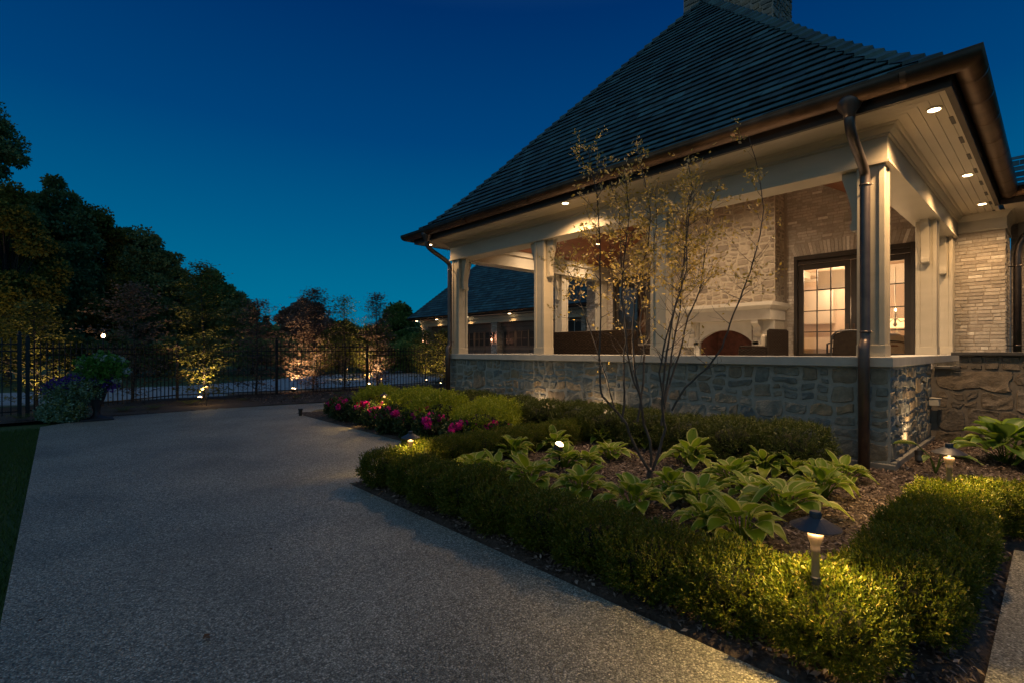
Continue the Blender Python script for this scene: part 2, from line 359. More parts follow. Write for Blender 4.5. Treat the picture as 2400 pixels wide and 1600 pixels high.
def nmesh(name, V, F, mats, midx=None, parent=None, smooth=False):
    """numpy mesh; V n x 3, F m x k (triangles or quads)"""
    me = bpy.data.meshes.new(name); k = F.shape[1]
    me.vertices.add(len(V)); me.vertices.foreach_set('co', np.ascontiguousarray(V, dtype=np.float32).ravel())
    me.loops.add(F.size); me.loops.foreach_set('vertex_index', np.ascontiguousarray(F, dtype=np.int32).ravel())
    me.polygons.add(len(F)); me.polygons.foreach_set('loop_start', np.arange(0, F.size, k, dtype=np.int32))
    me.polygons.foreach_set('loop_total', np.full(len(F), k, dtype=np.int32))
    if not isinstance(mats, (list, tuple)): mats = [mats]
    for m in mats: me.materials.append(m)
    if midx is not None: me.polygons.foreach_set('material_index', np.ascontiguousarray(midx, dtype=np.int32))
    if smooth: me.polygons.foreach_set('use_smooth', np.ones(len(F), dtype=bool))
    me.update(calc_edges=True); me.validate()
    o = bpy.data.objects.new(name, me)
    return link(o, parent)
def norm(a): return a/np.maximum(np.linalg.norm(a, axis=1, keepdims=True), 1e-9)
def leaf_arrays(P, D, N, L, W, fold=0.25):
    """folded diamond leaves: base P, direction D, rough normal N, length L, width W"""
    D = norm(D); S = norm(np.cross(D, N)); N = np.cross(S, D)
    L = L[:, None]; W = W[:, None]
    v = np.stack([P, P + D*L*0.45 + S*W*0.5 + N*W*fold, P + D*L, P + D*L*0.45 - S*W*0.5 + N*W*fold], axis=1)
    n = len(P); i = np.arange(n)[:, None]*4
    F = np.concatenate([np.hstack([i, i+1, i+2]), np.hstack([i, i+2, i+3])])
    return v.reshape(-1, 3), F
def join_arrays(parts):
    V = []; F = []; Mi = []; n = 0
    for v, f, mi in parts:
        V.append(v); F.append(f + n); Mi.append(np.full(len(f), mi)); n += len(v)
    return np.concatenate(V), np.concatenate(F), np.concatenate(Mi)
def rnd_dirs(n):
    return norm(rng.normal(size=(n, 3)))

# ------------------------------------------------------------------ masonry
def split_rects(w, h, amin, amax, rnd, minside=0.07):
    out = []; st = [(0.0, 0.0, w, h)]
    while st:
        x, y, a, b = st.pop()
        area = a*b
        if area < rnd.uniform(amin, amax)*(.45+1.1*rnd.random()) and a/b < 3.4 and b/a < 1.35: out.append((x, y, a, b)); continue
        if a > b*1.9 or (a > b*1.0 and rnd.random() < 0.40):
            if a < 2*minside: out.append((x, y, a, b)); continue
            c = a*rnd.uniform(0.34, 0.66); st += [(x, y, c, b), (x+c, y, a-c, b)]
        else:
            if b < 2*minside: out.append((x, y, a, b)); continue
            c = b*rnd.uniform(0.36, 0.64); st += [(x, y, a, c), (x, y+c, a, b-c)]
    return out
def stone_field(mb, o, u, n, w, h, amin=0.02, amax=0.07, gap=0.0065, depth=0.022, rough=0.018, seed=1, res=0.045, jit=0.020, warp=.055):
    """irregular split stones over a mortar plane: origin o, u along, z up, n outward"""
    rnd = random.Random(seed); o = Vector(o); u = Vector(u); n = Vector(n); z = Vector((0, 0, 1))
    for (x, y, a, b) in split_rects(w, h, amin, amax, rnd):
        jx = lambda: rnd.uniform(-jit, jit)
        x0, x1, y0, y1 = x+gap, x+a-gap, y+gap, y+b-gap
        c = [[x0+abs(jx())*0.7, y0+abs(jx())*0.7], [x1-abs(jx())*0.7, y0+abs(jx())*0.7], [x1-abs(jx())*0.7, y1-abs(jx())*0.7], [x0+abs(jx())*0.7, y1-abs(jx())*0.7]]
        nu = max(4, min(12, int(a/res))); nv = max(4, min(9, int(b/res))); cr = [rnd.uniform(.02, .16) for _ in range(4)]
        dd = depth*rnd.uniform(0.6, 1.25); sx, sy = rnd.uniform(-0.35, 0.35), rnd.uniform(-0.35, 0.35)
        ox, oy = rnd.uniform(0, 90), rnd.uniform(0, 90)
        vs = []
        for j in range(nv+1):
            for i in range(nu+1):
                p = [-1, -1+.014/a*2][i] if i < 2 else ([1, 1-.014/a*2][nu-i] if nu-i < 2 else -1+.03/a+(2-.06/a)*(i-1)/(nu-2))
                q = [-1, -1+.014/b*2][j] if j < 2 else ([1, 1-.014/b*2][nv-j] if nv-j < 2 else -1+.03/b+(2-.06/b)*(j-1)/(nv-2))
                # chip the corners a little
                k = 1 - cr[(p > 0)+2*(q > 0)]*(abs(p*q)**3)
                pp, qq = p*k, q*k
                s_, t_ = (pp+1)/2, (qq+1)/2
                X = (c[0][0]*(1-s_)+c[1][0]*s_)*(1-t_) + (c[3][0]*(1-s_)+c[2][0]*s_)*t_
                Y = (c[0][1]*(1-t_)+c[3][1]*t_)*(1-s_) + (c[1][1]*(1-t_)+c[2][1]*t_)*s_
                e = max(abs(p), abs(q))
                if e > 0.999:
                    d = -0.004
                else:
                    nz = noise.noise(Vector((X*9+ox, Y*9+oy, 0)))*1.0 + noise.noise(Vector((X*26+ox, Y*26, 3)))*0.55
                    d = dd*(1-e**8*0.30)*(1 + sx*p + sy*q) + rough*nz
                wx, wy = (X, Y)
                ed_ = min(1, X/.12, (w-X)/.12)*min(1, Y/.1, (h-Y)/.1); ed_ = max(0, ed_)
                X += warp*ed_*noise.noise(Vector((wx*3.1, wy*3.1, seed))); Y += warp*.9*ed_*noise.noise(Vector((wx*3.4, wy*3.4, seed+7)))
                X += warp*.35*ed_*noise.noise(Vector((wx*9, wy*9, seed+3))); Y += warp*.35*ed_*noise.noise(Vector((wx*9, wy*9, seed+5)))
                vs.append(o + u*X + z*Y + n*d)
        fs = []
        for j in range(nv):
            for i in range(nu):
                q0 = j*(nu+1)+i; fs.append((q0, q0+1, q0+nu+2, q0+nu+1))
        mb.add(vs, fs)
def brick_field(mb, o, u, n, w, h, openings=(), bl=0.203, bh=0.057, j=0.011, seed=1, zclip=None):
    rnd = random.Random(seed); o = Vector(o); u = Vector(u); n = Vector(n); z = Vector((0, 0, 1))
    rows = int(h/(bh+j)); 
    for r in range(rows):
        z0 = r*(bh+j)+j/2; x = -rnd.uniform(0, bl)
        off = (bl+j)/2*(r % 2); x = -off
        while x < w:
            L = bl if rnd.random() > 0.25 else bl*0.5
            a, b = max(x, 0.0), min(x+L, w)
            x += L + j
            if b-a < 0.03: continue
            segs = [(a, b)]
            for (ox0, oz0, ox1, oz1) in openings:
                if z0+bh > oz0 and z0 < oz1:
                    ns = []
                    for (p, q) in segs:
                        if q <= ox0 or p >= ox1: ns.append((p, q))
                        else:
                            if ox0-p > 0.03: ns.append((p, ox0))
                            if q-ox1 > 0.03: ns.append((ox1, q))
                    segs = ns
            for (a, b) in segs:
                if zclip and not zclip((a+b)/2, z0): continue
                d = rnd.uniform(0.004, 0.012); dz = rnd.uniform(-0.002, 0.002); t = rnd.uniform(-0.003, 0.003); e = 0.003
                f = [o+u*(a+e)+z*(z0+e+dz)+n*(d+t), o+u*(b-e)+z*(z0+e+dz)+n*(d-t), o+u*(b-e)+z*(z0+bh-e+dz)+n*(d-t), o+u*(a+e)+z*(z0+bh-e+dz)+n*(d+t)]
                g = [o+u*a+z*(z0+dz)-n*0.004, o+u*b+z*(z0+dz)-n*0.004, o+u*b+z*(z0+bh+dz)-n*0.004, o+u*a+z*(z0+bh+dz)-n*0.004]
                mb.add(g+f, [(4,5,6,7),(0,1,5,4),(1,2,6,5),(2,3,7,6),(3,0,4,7)])
def soldier_course(mb, o, u, n, w, zc, hgt=0.26, seed=2, flare=0.10):
    rnd = random.Random(seed); o = Vector(o); u = Vector(u); n = Vector(n); z = Vector((0, 0, 1))
    k = int(w/0.07); sw = w/k
    for i in range(k):
        a0, a1 = i*sw+0.006, (i+1)*sw-0.006
        fl = lambda x: x + (x-w/2)/(w/2)*flare
        rise = 0.05*(1-((a0-w/2)/(w/2))**2)
        d = rnd.uniform(0.010, 0.02)
        f = [o+u*a0+z*(zc+0)+n*d, o+u*a1+z*(zc+0)+n*d, o+u*fl(a1)+z*(zc+hgt+rise)+n*d, o+u*fl(a0)+z*(zc+hgt+rise)+n*d]
        g = [p - n*(d+0.004) for p in f]
        mb.add(g+f, [(4,5,6,7),(0,1,5,4),(1,2,6,5),(2,3,7,6),(3,0,4,7)])
def wall_with_openings(mb, x0, x1, ya, yb, za, zb, ops):
    """slab between x0 and x1; ops [(y0,z0,y1,z1)] sorted by y"""
    y = ya
    for (a, za_, b, zb_) in sorted(ops):
        mb.box(x0, y, za, x1, a, zb)
        if za_ > za: mb.box(x0, a, za, x1, b, za_)
        if zb_ < zb: mb.box(x0, a, zb_, x1, b, zb)
        y = b
    mb.box(x0, y, za, x1, yb, zb)

def zroof(s):                   # bell-cast eave, then a steady pitch
    pts = [(0, 0), (0.3, 0.22), (0.6, 0.51), (1.0, 0.93), (1.5, 1.49), (2.0, 2.09), (2.6, 2.78), (5.2, 5.80), (9, 10.2)]
    for (a, za), (b, zb) in zip(pts, pts[1:]):
        if s <= b: return za + (zb-za)*(s-a)/(b-a)
    return pts[-1][1]
def zroof_plain(s): return s*1.08
def slate_plane(mb, org, e, inn, length, z0, zf, smax, exp=0.195, hip0=True, hip1=True, seed=1, wmin=0.18, wmax=0.34, th=0.050, sw=0):
    """courses of slates; e = along the eave, inn = plan direction up the slope"""
    rnd = random.Random(seed); org = Vector(org); e = Vector(e); inn = Vector(inn); s = 0.0
    while s < smax-0.01:
        d = 0.02; ds = 0.0
        while ds < 1.0:
            ds += 0.01
            if math.hypot(ds, zf(s+ds)-zf(s)) >= exp: break
        s1 = min(s+ds, smax)
        a_lo = s if hip0 else 0.0; b_lo = length-(s if hip1 else 0.0)
        a_hi = s1 if hip0 else 0.0; b_hi = length-(s1 if hip1 else 0.0)
        x = a_lo; first = True
        while x < b_lo-0.001:
            w = rnd.uniform(wmin, wmax)
            if first: w *= rnd.uniform(0.4, 1)
            xe = min(x+w, b_lo)
            if b_lo-xe < 0.08: xe = b_lo
            g = 0.0025; lift = th + (rnd.uniform(-0.004, 0.005) if rnd.random() < .9 else rnd.uniform(-.014, .012)); tilt = rnd.uniform(-0.002, 0.002)
            xl0, xl1 = x+g, xe-g
            xh0 = max(xl0, a_hi) if not first else (a_hi if hip0 else xl0)
            xh1 = min(xl1, b_hi)
            if xh1 <= xh0: xh0 = xh1 = (min(max((xl0+xl1)/2, a_hi), max(b_hi, a_hi)))
            def P(xx, ss, up): 
                q = org + e*xx + inn*ss; return (q.x, q.y, z0 + zf(ss) + up)
            sl = s - 0.012
            um = (xl0*.25+xh0*.75, xl1*.25+xh1*.75)
            vs = [P(xl0, sl, lift+tilt), P(xl1, sl, lift-tilt), P(xh1, s1+0.01, 0.004), P(xh0, s1+0.01, 0.004), P(xl0, sl+.004, lift+tilt-.013), P(xl1, sl+.004, lift-tilt-.013), P(um[1], sl+(s1-sl)*.8, -.004), P(um[0], sl+(s1-sl)*.8, -.004)]
            mb.add(vs, [(0, 1, 2, 3), (4, 5, 1, 0), (5, 4, 7, 6)])
            x = xe; first = False
        s = s1
def hip_caps(mb, org, d2, z0, zf, smax, exp=0.195, w=0.19, seed=3, plane_dirs=None):
    """saddle tiles down a hip; org = eave corner, d2 = plan step per unit run on each plane (x, y); plane_dirs = the two eave directions"""
    rnd = random.Random(seed); s = 0.0
    e0, e1 = Vector(plane_dirs[0]), Vector(plane_dirs[1])
    while s < smax-0.02:
        ds = 0.0
        while ds < 1.0:
            ds += 0.01
            if math.hypot(ds, zf(s+ds)-zf(s)) >= exp: break
        s1 = min(s+ds, smax)
        def P(ss, side, up):
            q = Vector((org[0]+d2[0]*ss, org[1]+d2[1]*ss, z0+zf(ss)+up))
            if side == 1: q += e0*w
            if side == 2: q += e1*w
            return q
        l = 0.085+rnd.uniform(-.004, .006); sl = s-0.03
        vs = [P(sl, 0, l), P(sl, 1, l-0.01), P(s1+.02, 1, 0.014), P(s1+.02, 0, 0.028), P(sl, 2, l-0.01), P(s1+.02, 2, 0.014), P(sl, 0, 0.0), P(sl, 1, -0.0), P(sl, 2, -0.0)]
        mb.add(vs, [(0,1,2,3), (4,0,3,5), (6,7,1,0), (8,6,0,4)])
        s = s1

# ------------------------------------------------------------------ lights
def spot(name, loc, target, power, angle=100, blend=0.6, col=WARM, rad=0.04, parent=None):
    l = bpy.data.lights.new(name, 'SPOT'); l.energy = power; l.spot_size = R(angle); l.spot_blend = blend
    l.color = col; l.shadow_soft_size = rad
    o = bpy.data.objects.new(name, l)
    d = (Vector(target)-Vector(loc)).normalized()
    o.rotation_euler = d.to_track_quat('-Z', 'Y').to_euler()
    o.location = Vector(loc) - wloc(parent)
    return link(o, parent)
def point(name, loc, power, col=WARM, rad=0.03, parent=None):
    l = bpy.data.lights.new(name, 'POINT'); l.energy = power; l.color = col; l.shadow_soft_size = rad
    o = bpy.data.objects.new(name, l); o.location = Vector(loc) - wloc(parent)
    return link(o, parent)

def disk(name, loc, power, col=AMBER, size=.16, parent=None, spread=170):
    """the downward light of a hat fixture"""
    l = bpy.data.lights.new(name, 'AREA'); l.shape = 'DISK'; l.size = size; l.energy = power; l.color = col; l.spread = R(spread)
    o = bpy.data.objects.new(name, l); o.location = Vector(loc) - wloc(parent)
    return link(o, parent)
# ================================================================== THE SETTING
g = MB(); g.add([(-300, -300, -0.06), (300, -300, -0.06), (300, 300, -0.06), (-300, 300, -0.06)], [(0, 1, 2, 3)])
o = g.build('ground', M['grass'], fix=False); tag(o, 'dark lawn and open ground reaching back to the trees', None, kind='structure')
def slab(name, poly, z1, z0, mat, label):
    m = MB(); n = len(poly)
    m.add([(p[0], p[1], z1) for p in poly]+[(p[0], p[1], z0) for p in poly], [list(range(n)), list(range(2*n-1, n-1, -1))]+[(i, i+n, (i+1) % n+n, (i+1) % n) for i in range(n)])
    o = m.build(name, mat); return tag(o, label, None, kind='structure')
slab('path', [(-.21, -5), (5.0, -5), (5.0, .21), (2.29, .21), (2.29, 5.07), (3.98, 5.07), (3.98, 11.16), (4.6, 12.0), (7.0, 12.6), (11.0, 12.8), (11.0, 13.5), (6.2, 13.40), (4.9, 13.55), (2.83, 13.86), (1.4, 13.85), (.74, 13.7), (-.21, 12.7)], 0.0, -0.12, M['aggregate'], 'exposed aggregate concrete garden path with thin saw-cut joints')
slab('driveway', [(-60, 17.5), (-10, 20.0), (-3, 19.2), (4, 18.0), (14, 18.0), (18.3, 12.6), (18.3, 33), (11.5, 29.5), (4.6, 24.5), (-3, 24.3), (-12, 25), (-60, 24)], -0.030, -0.1, M['drive'], 'grey blue driveway curving beyond the fence to the garage')
slab('kerb', [(4, 17.7), (14, 17.7), (14, 18.0), (4, 18.0)], 0.05, -0.1, M['limestone'], 'pale kerb along the near side of the driveway')

def mulch_sheet(name, poly_test, x0, x1, y0, y1, res, z, label):
    """gently uneven mulch surface, one closed sheet cut to its bed"""
    nx, ny = int((x1-x0)/res), int((y1-y0)/res); vs = []; fs = []
    for j in range(ny+1):
        for i in range(nx+1):
            x, y = x0+(x1-x0)*i/nx, y0+(y1-y0)*j/ny
            vs.append((x, y, z(x, y) + 0.018*noise.noise(Vector((x*1.7, y*1.7, 0))) + 0.010*noise.noise(Vector((x*9, y*9, 1)))))
    for j in range(ny):
        for i in range(nx):
            cx, cy = x0+(x1-x0)*(i+.5)/nx, y0+(y1-y0)*(j+.5)/ny
            if poly_test(cx, cy):
                q = j*(nx+1)+i; fs.append((q, q+1, q+nx+2, q+nx+1))
    m = MB(); m.add(vs, fs); o = m.build(name, M['mulch'], smooth=True, fix=False)
    return tag(o, label, None, kind='structure')
def zbed(x, y):
    if x > 5.0 and y < .35: d = x-5.0
    elif y > 5.06: d = x-3.98
    else:
        d = min(x-2.29, y-.21)
        if x < 4.1: d = min(d, 5.07-y)
    z = -.034 + .046*max(0, min(1, d/.07))
    if x > 7.0 and y < 1.4: z += 0.05*min(1, (x-7.0)/1.5)
    return z
bed_in = lambda x, y: (x > 2.295 and y > 0.215 and y < 5.06) or (x > 3.985 and 5.0 < y < 11.6) or (x > 5.01 and -4 < y <= 0.3)
bed_sheet = lambda x, y: y < 5.14 or x > 3.9
mulch_sheet('garden_bed', bed_sheet, 2.22, 7.15, 0.14, 11.6, 0.035, zbed, 'brown bark mulch bed in front of the stone porch wall')
mulch_sheet('side_bed', lambda x, y: True, 7.15, 9.81, -3.0, 1.28, 0.08, zbed, 'brown bark mulch bed beside the stone pier')
mulch_sheet('side_bed_edge', lambda x, y: True, 4.95, 7.15, -3.0, 0.14, 0.06, zbed, 'brown bark mulch bed outside the corner hedge')
mulch_sheet('fence_bed', lambda x, y: y > 13.75 and (x > .8 or y > 13.2) , -2.2, 12.2, 13.1, 17.6, 0.12, lambda x, y: 0.01, 'brown mulch bed along the foot of the iron fence')
mulch_sheet('court_bed', lambda x, y: True, 7.16, 12.2, 10.1, 12.7, 0.15, lambda x, y: 0.0, 'dark planting bed past the far end of the porch')

# loose bark chips over the beds
def chips(n, x0, x1, y0, y1, test, zf, smin=.015, smax=.058):
    P = np.stack([rng.uniform(x0, x1, n), rng.uniform(y0, y1, n)], 1)
    keep = np.array([test(a, b) for a, b in P]); P = P[keep]; n = len(P)
    z = np.array([zf(a, b) for a, b in P]) + rng.uniform(0.004, 0.03, n)
    a = rng.uniform(0, 2*PI, n); D = np.stack([np.cos(a), np.sin(a), rng.normal(0, .28, n)], 1)
    N = norm(np.stack([rng.normal(0, .5, n), rng.normal(0, .5, n), np.ones(n)], 1))
    L = rng.uniform(smin, smax, n)
    return leaf_arrays(np.column_stack([P, z]), D, N, L, L*rng.uniform(.22, .5, n), 0.12)
c1 = chips(60000, 2.32, 7.1, .24, 5.0, bed_in, zbed)
c2 = chips(14000, 7.1, 9.7, -1.2, 1.25, lambda x, y: True, zbed)
c3 = chips(5000, 4.0, 6.0, 5.1, 11.4, bed_in, zbed, .02, .06)
c4 = chips(9000, -1.5, 9, 13.8, 17.2, lambda x, y: y > 13.85, zbed, .03, .08)
V, F, mi = join_arrays([(*c1, 0), (*c2, 0), (*c3, 0), (*c4, 0)])
tag(nmesh('bark_mulch', V, F, M['chips']), 'loose brown bark chips covering the planting beds', None, kind='stuff')
# grass blades on the near lawn
n = 60000
P = np.stack([rng.uniform(-2.6, -.22, n), rng.uniform(2.8, 12.8, n), np.full(n, -0.06)], 1)
D = np.stack([rng.normal(0, .35, n), rng.normal(0, .35, n), np.ones(n)], 1)
V, F = leaf_arrays(P, D, rnd_dirs(n), rng.uniform(.035, .075, n), rng.uniform(.004, .008, n), .2)
tag(nmesh('lawn_grass', V, F, M['grassblade']), 'short dark green grass left of the path', None, kind='stuff')

# ================================================================== THE HOUSE
house = empty('brick_house', (10.0, 5.6, 0.0), 'stone and whitewashed brick house with a lit open porch under a steep slate hip roof', 'house')
ZS, ZB = 4.00, 3.585                      # soffit and beam undersides
X0, Y0, Y1, XW = 7.10, 1.33, 10.0, 13.0   # porch front, near side, far side, back wall
FL = 0.90
# --- porch walls of fieldstone
def stone_part(name, fn, mats=('mortar', 'stone'), parent=house):
    return fn
core = MB(); core.box(X0+0.02, 1.31, -0.1, X0+.38, 10.02, 1.215); core.box(X0+.38, 1.31, -0.1, 9.86, 1.62, 1.215); core.box(X0+.38, 9.7, -0.1, 12.9, 10.02, 1.215)
st = MB()
core_o = core.build('porch_wall', M['mortar'], house)
st.cm = 0
stone_field(st, (X0+.02, 10.02, 0.10), (0, -1, 0), (-1, 0, 0), 8.71, 1.11, 0.028, 0.14, seed=11, gap=.010, warp=.07, depth=.018)
stone_field(st, (X0+.02, 1.31, 0.12), (1, 0, 0), (0, -1, 0), 2.62, 1.09, 0.025, 0.09, seed=12, rough=0.018, jit=.03, gap=.009)
stone_field(st, (12.9, 10.02, 0.0), (-1, 0, 0), (0, 1, 0), 5.7, 1.2, 0.02, 0.08, seed=13, res=.09)
st.build('porch_wall_stones', M['stone'], core_o, smooth=False)
ft = MB(); ft.box(X0-.035, 1.255, -.05, X0+.02, 10.03, .095); ft.box(X0+.02, 1.255, -.05, 9.86, 1.31, .115)
ft.build('footing', M['concrete'], house, bevel=.008)
# cap
cp = MB(); cp.sweep([(12.9, Y0), (X0, Y0), (X0, Y1), (12.9, Y1)], [(-.42, 1.215), (.055, 1.215), (.06, 1.222), (.06, 1.325), (.052, 1.333), (-.42, 1.333)])
cp.build('wall_cap', M['limestone'], house)
# --- floor
fl = MB(); fl.box(X0+.4, 1.65, .5, XW-.01, 9.68, FL); fl.build('porch_floor', M['limestone'], house)
# --- posts with their knee brackets
def bracket_profile(depth=.175, hgt=.72):
    pts = [(0, 0), (depth, 0), (depth, -.055)]
    for k in range(1, 9):
        a = k/9; pts.append((depth*(1-a)**1.7 + .075*a + 0.0, -.055 - (hgt-.16)*a**0.8))
    pts += [(.075, -hgt+.09), (.09, -hgt+.085), (.09, -hgt+.02), (.075, -hgt), (0, -hgt)]
    return pts
def add_bracket(o, d, parent, t=.055):
    """o = top point on the post face, d = plan direction away from the post"""
    mb = MB(); o = Vector(o); d = Vector((d[0], d[1], 0)); s = Vector((-d.y, d.x, 0))
    P = bracket_profile(); n = len(P)
    vs = [o + d*a + Vector((0, 0, b)) + s*t for a, b in P] + [o + d*a + Vector((0, 0, b)) - s*t for a, b in P]
    mb.add(vs, [list(range(n)), list(range(2*n-1, n-1, -1))]+[(i, i+n, (i+1) % n+n, (i+1) % n) for i in range(n)])
    mb.build('bracket', M['trim'], parent)
def make_post(x, y, dirs, zt=ZB):
    """square post centred on (x, y): core, proud corner stiles, base and neck mouldings"""
    mb = MB(); h = .125
    mb.box(x-h, y-h, 1.333, x+h, y+h, zt)
    for sx in (-1, 1):
        for sy in (-1, 1):
            mb.box(x+sx*(h-.045), y+sy*(h-.045), 1.333, x+sx*(h+.013), y+sy*(h+.013), zt-.002)
    mb.box(x-h-.018, y-h-.018, 1.333, x+h+.018, y+h+.018, 1.47)
    p = mb.build('post', M['trim'], house, bevel=.004)
    for d in dirs: add_bracket((x+d[0]*(h+.013), y+d[1]*(h+.013), zt-.002), d, p)
    return p
cy = [1.50, 4.33, 7.0, 9.83]
for i, y in enumerate(cy):
    dd = []
    if i > 0: dd.append((0, -1))
    if i < 3: dd.append((0, 1))
    if i in (0, 3): dd.append((1, 0))
    make_post(X0+.165, y, dd)
for y in (1.50, 9.83):
    make_post(10.95, y, [(-1, 0), (1, 0)])
    make_post(12.82, y, [(-1, 0)])
# --- beam, crown moulding
ring = [(12.98, Y0), (X0, Y0), (X0, Y1), (12.98, Y1)]
b = MB()
b.sweep(ring, [(0, ZB), (.018, ZB), (.018, ZB+.028), (0, ZB+.034), (0, ZB+.30), (-.36, ZB+.30), (-.36, ZB+.034), (-.378, ZB+.028), (-.378, ZB)])
b.build('beam', M['trim'], house)
b = MB()
b.sweep(ring, [(-.36, ZB+.302), (.012, ZB+.302), (.025, ZB+.315), (.022, ZB+.335), (.045, ZB+.350), (.070, ZB+.375), (.082, ZB+.395), (.100, ZB+.398), (.118, ZB+.412), (.118, ZS-.001), (-.36, ZS-.001)])
b.build('crown_moulding', M['trim'], house)
# inner frieze up to the vault
b = MB(); b.sweep([(12.98, Y0+.36), (X0+.36, Y0+.36), (X0+.36, Y1-.36), (12.98, Y1-.36)], [(-.002, ZB+.302), (-.04, ZB+.302), (-.04, ZB+.40), (-.012, ZB+.43), (-.012, ZS+.03), (-.05, ZS+.06), (-.002, ZS+.06)])
b.build('inner_frieze', M['trim'], house)
# --- soffit boards
for k, (a0, a1) in enumerate([(.118, .215), (.219, .315), (.319, .415), (.419, .515), (.519, .60)]):
    b = MB(); b.sweep(ring, [(a0, ZS), (a1, ZS), (a1, ZS+.018), (a0, ZS+.018)]); b.build('soffit_board', M['soffit'], house)
b = MB(); b.sweep(ring, [(.0, ZS+.02), (.6, ZS+.02), (.6, ZS+.03), (.0, ZS+.03)]); b.build('soffit_backing', M['soffit'], house)
# fascia and gutter
eave = [(12.40, Y0), (X0, Y0), (X0, Y1), (12.9, Y1)]
b = MB(); b.sweep(eave, [(.57, ZS-.012), (.625, ZS-.012), (.625, ZS+.22), (.602, ZS+.22), (.602, ZS-.001), (.57, ZS-.001)]); b.build('fascia', M['fascia'], house)
gr = .116; gc = (.752, 4.178)
prof = [(gc[0]+gr*math.cos(a), gc[1]+gr*math.sin(a)) for a in [PI + k*PI/14 for k in range(15)]]
prof_in = [(gc[0]+(gr-.006)*math.cos(a), gc[1]+(gr-.006)*math.sin(a)) for a in [2*PI - k*PI/14 for k in range(15)]]
prof = [(gc[0]-gr, gc[1]+.02)] + prof + [(gc[0]+gr, gc[1]+.02), (gc[0]+gr+.004, gc[1]+.030), (gc[0]+gr-.004, gc[1]+.034), (gc[0]+gr-.012, gc[1]+.026)] + prof_in[0:] 
b = MB(); b.sweep(eave, prof)
gut = b.build('gutter', M['bronze'], house, smooth=True)
for e in gut.data.polygons: pass
def joint(x=None, y=None):
    pr = [(gc[0]+(gr+.005)*math.cos(a), gc[1]+(gr+.005)*math.sin(a)) for a in [PI + k*PI/14 for k in range(15)]]
    jn = MB()
    if x is not None: jn.sweep([(x+.025, Y0), (x-.025, Y0)], pr, closed=False)
    else: jn.sweep([(X0, y-.025), (X0, y+.025)], pr, closed=False)
    jn.build('gutter_joint', M['bronze'], gut, smooth=True)
for x in (7.35, 8.1, 8.85, 9.6, 10.35, 11.1, 11.85): joint(x=x)
for y in (2.75, 4.6, 6.45, 8.3): joint(y=y)
joint(x=6.72); joint(y=1.05)

# --- soffit vents, side only
for k in range(8):
    b = MB(); x = 7.47+.78*k; b.box(x-.13, .785, ZS-.006, x+.13, .822, ZS-.001); b.build('soffit_vent', M['iron'], house)
# --- downspouts
def downspout(y, xo=0.0):
    mb = MB(); xg = X0-.735
    mb.lathe((xg, y, 4.085-.16), [(.058, 0), (.062, .05), (.10, .10), (.125, .16), (.125, .20)], 16)
    rp = .052
    pts = [(xg, y, 3.99), (xg, y, 3.90)]
    for k in range(13):
        a = k/12; s_ = 3*a*a-2*a**3
        pts.append((xg+.02 + (X0-.085-xg-.02)*s_, y, 3.86 - .42*a))
    pts += [(X0-.085, y, 3.36), (X0-.085, y, 1.60), (X0-.085, y, 1.545)]
    for k in range(1, 8):
        a = k/7; s_ = 3*a*a-2*a**3
        pts.append((X0-.085 - .055*s_, y, 1.545-.13*a))
    pts += [(X0-.14, y, 1.33), (X0-.14, y, 0.03)]
    mb.tube(pts, [rp]*(len(pts)-9)+[rp+.001]*2+[rp+.006]*7, 16)
    for z in (3.34, 1.62): mb.lathe((X0-.085, y, z-.012), [(.052, 0), (.058, 0), (.058, .024), (.052, .024)], 16); mb.box(X0-.09, y-.075, z-.008, X0-.08, y-.05, z+.008); mb.box(X0-.085, y-.008, z-.006, X0+.03, y+.008, z+.006)
    return mb.build('downspout', M['pipe'], house, smooth=True)
downspout(1.53); downspout(9.90)
# --- roof
ex0, ey0, ey1 = 6.42, 0.63-.0, 10.70
ex0 = X0-.68; ey0 = Y0-.68; ey1 = Y1+.68
ZE = 4.215
LEN = ey1-ey0; SM = LEN/2
rf = MB()
slate_plane(rf, (ex0, ey0, 0), (0, 1, 0), (1, 0, 0), LEN, ZE, zroof, SM, seed=21)
roof = rf.build('roof', M['slate'], house)
rf = MB()
slate_plane(rf, (17.0, ey0, 0), (-1, 0, 0), (0, 1, 0), 17.0-ex0, ZE, zroof, SM, hip0=False, hip1=True, seed=22, wmin=.3, wmax=.6)
slate_plane(rf, (ex0, ey1, 0), (1, 0, 0), (0, -1, 0), 17.0-ex0, ZE, zroof, SM, hip0=True, hip1=False, seed=23, wmin=.3, wmax=.6)
rf.build('side_slates', M['slate'], roof)
rc = MB()
hip_caps(rc, (ex0, ey0), (1, 1), ZE, zroof, SM, plane_dirs=((0, 1, 0), (1, 0, 0)), seed=4)
rc.build('hip_tiles', M['slate'], roof)
rc = MB()
hip_caps(rc, (ex0, ey1), (1, -1), ZE, zroof, SM, plane_dirs=((0, -1, 0), (1, 0, 0)), seed=5)
rc.build('hip_tiles', M['slate'], roof)
# a solid deck under the slates
dk = MB(); ss = [0, .3, .6, 1.0, 1.5, 2.0, 2.6, SM]; rows = []
vs = []
for s in ss: vs += [(ex0+s, ey0+s, ZE+zroof(s)-.02), (ex0+s, ey1-s, ZE+zroof(s)-.02), (17, ey0+s, ZE+zroof(s)-.02), (17, ey1-s, ZE+zroof(s)-.02)]
fs = []
for i in range(len(ss)-1):
    a, b_ = i*4, i*4+4
    fs += [(a, a+1, b_+1, b_), (a, b_, b_+2, a+2), (a+1, a+3, b_+3, b_+1)]
dk.add(vs, fs); dk.build('roof_deck', M['fascia'], roof)
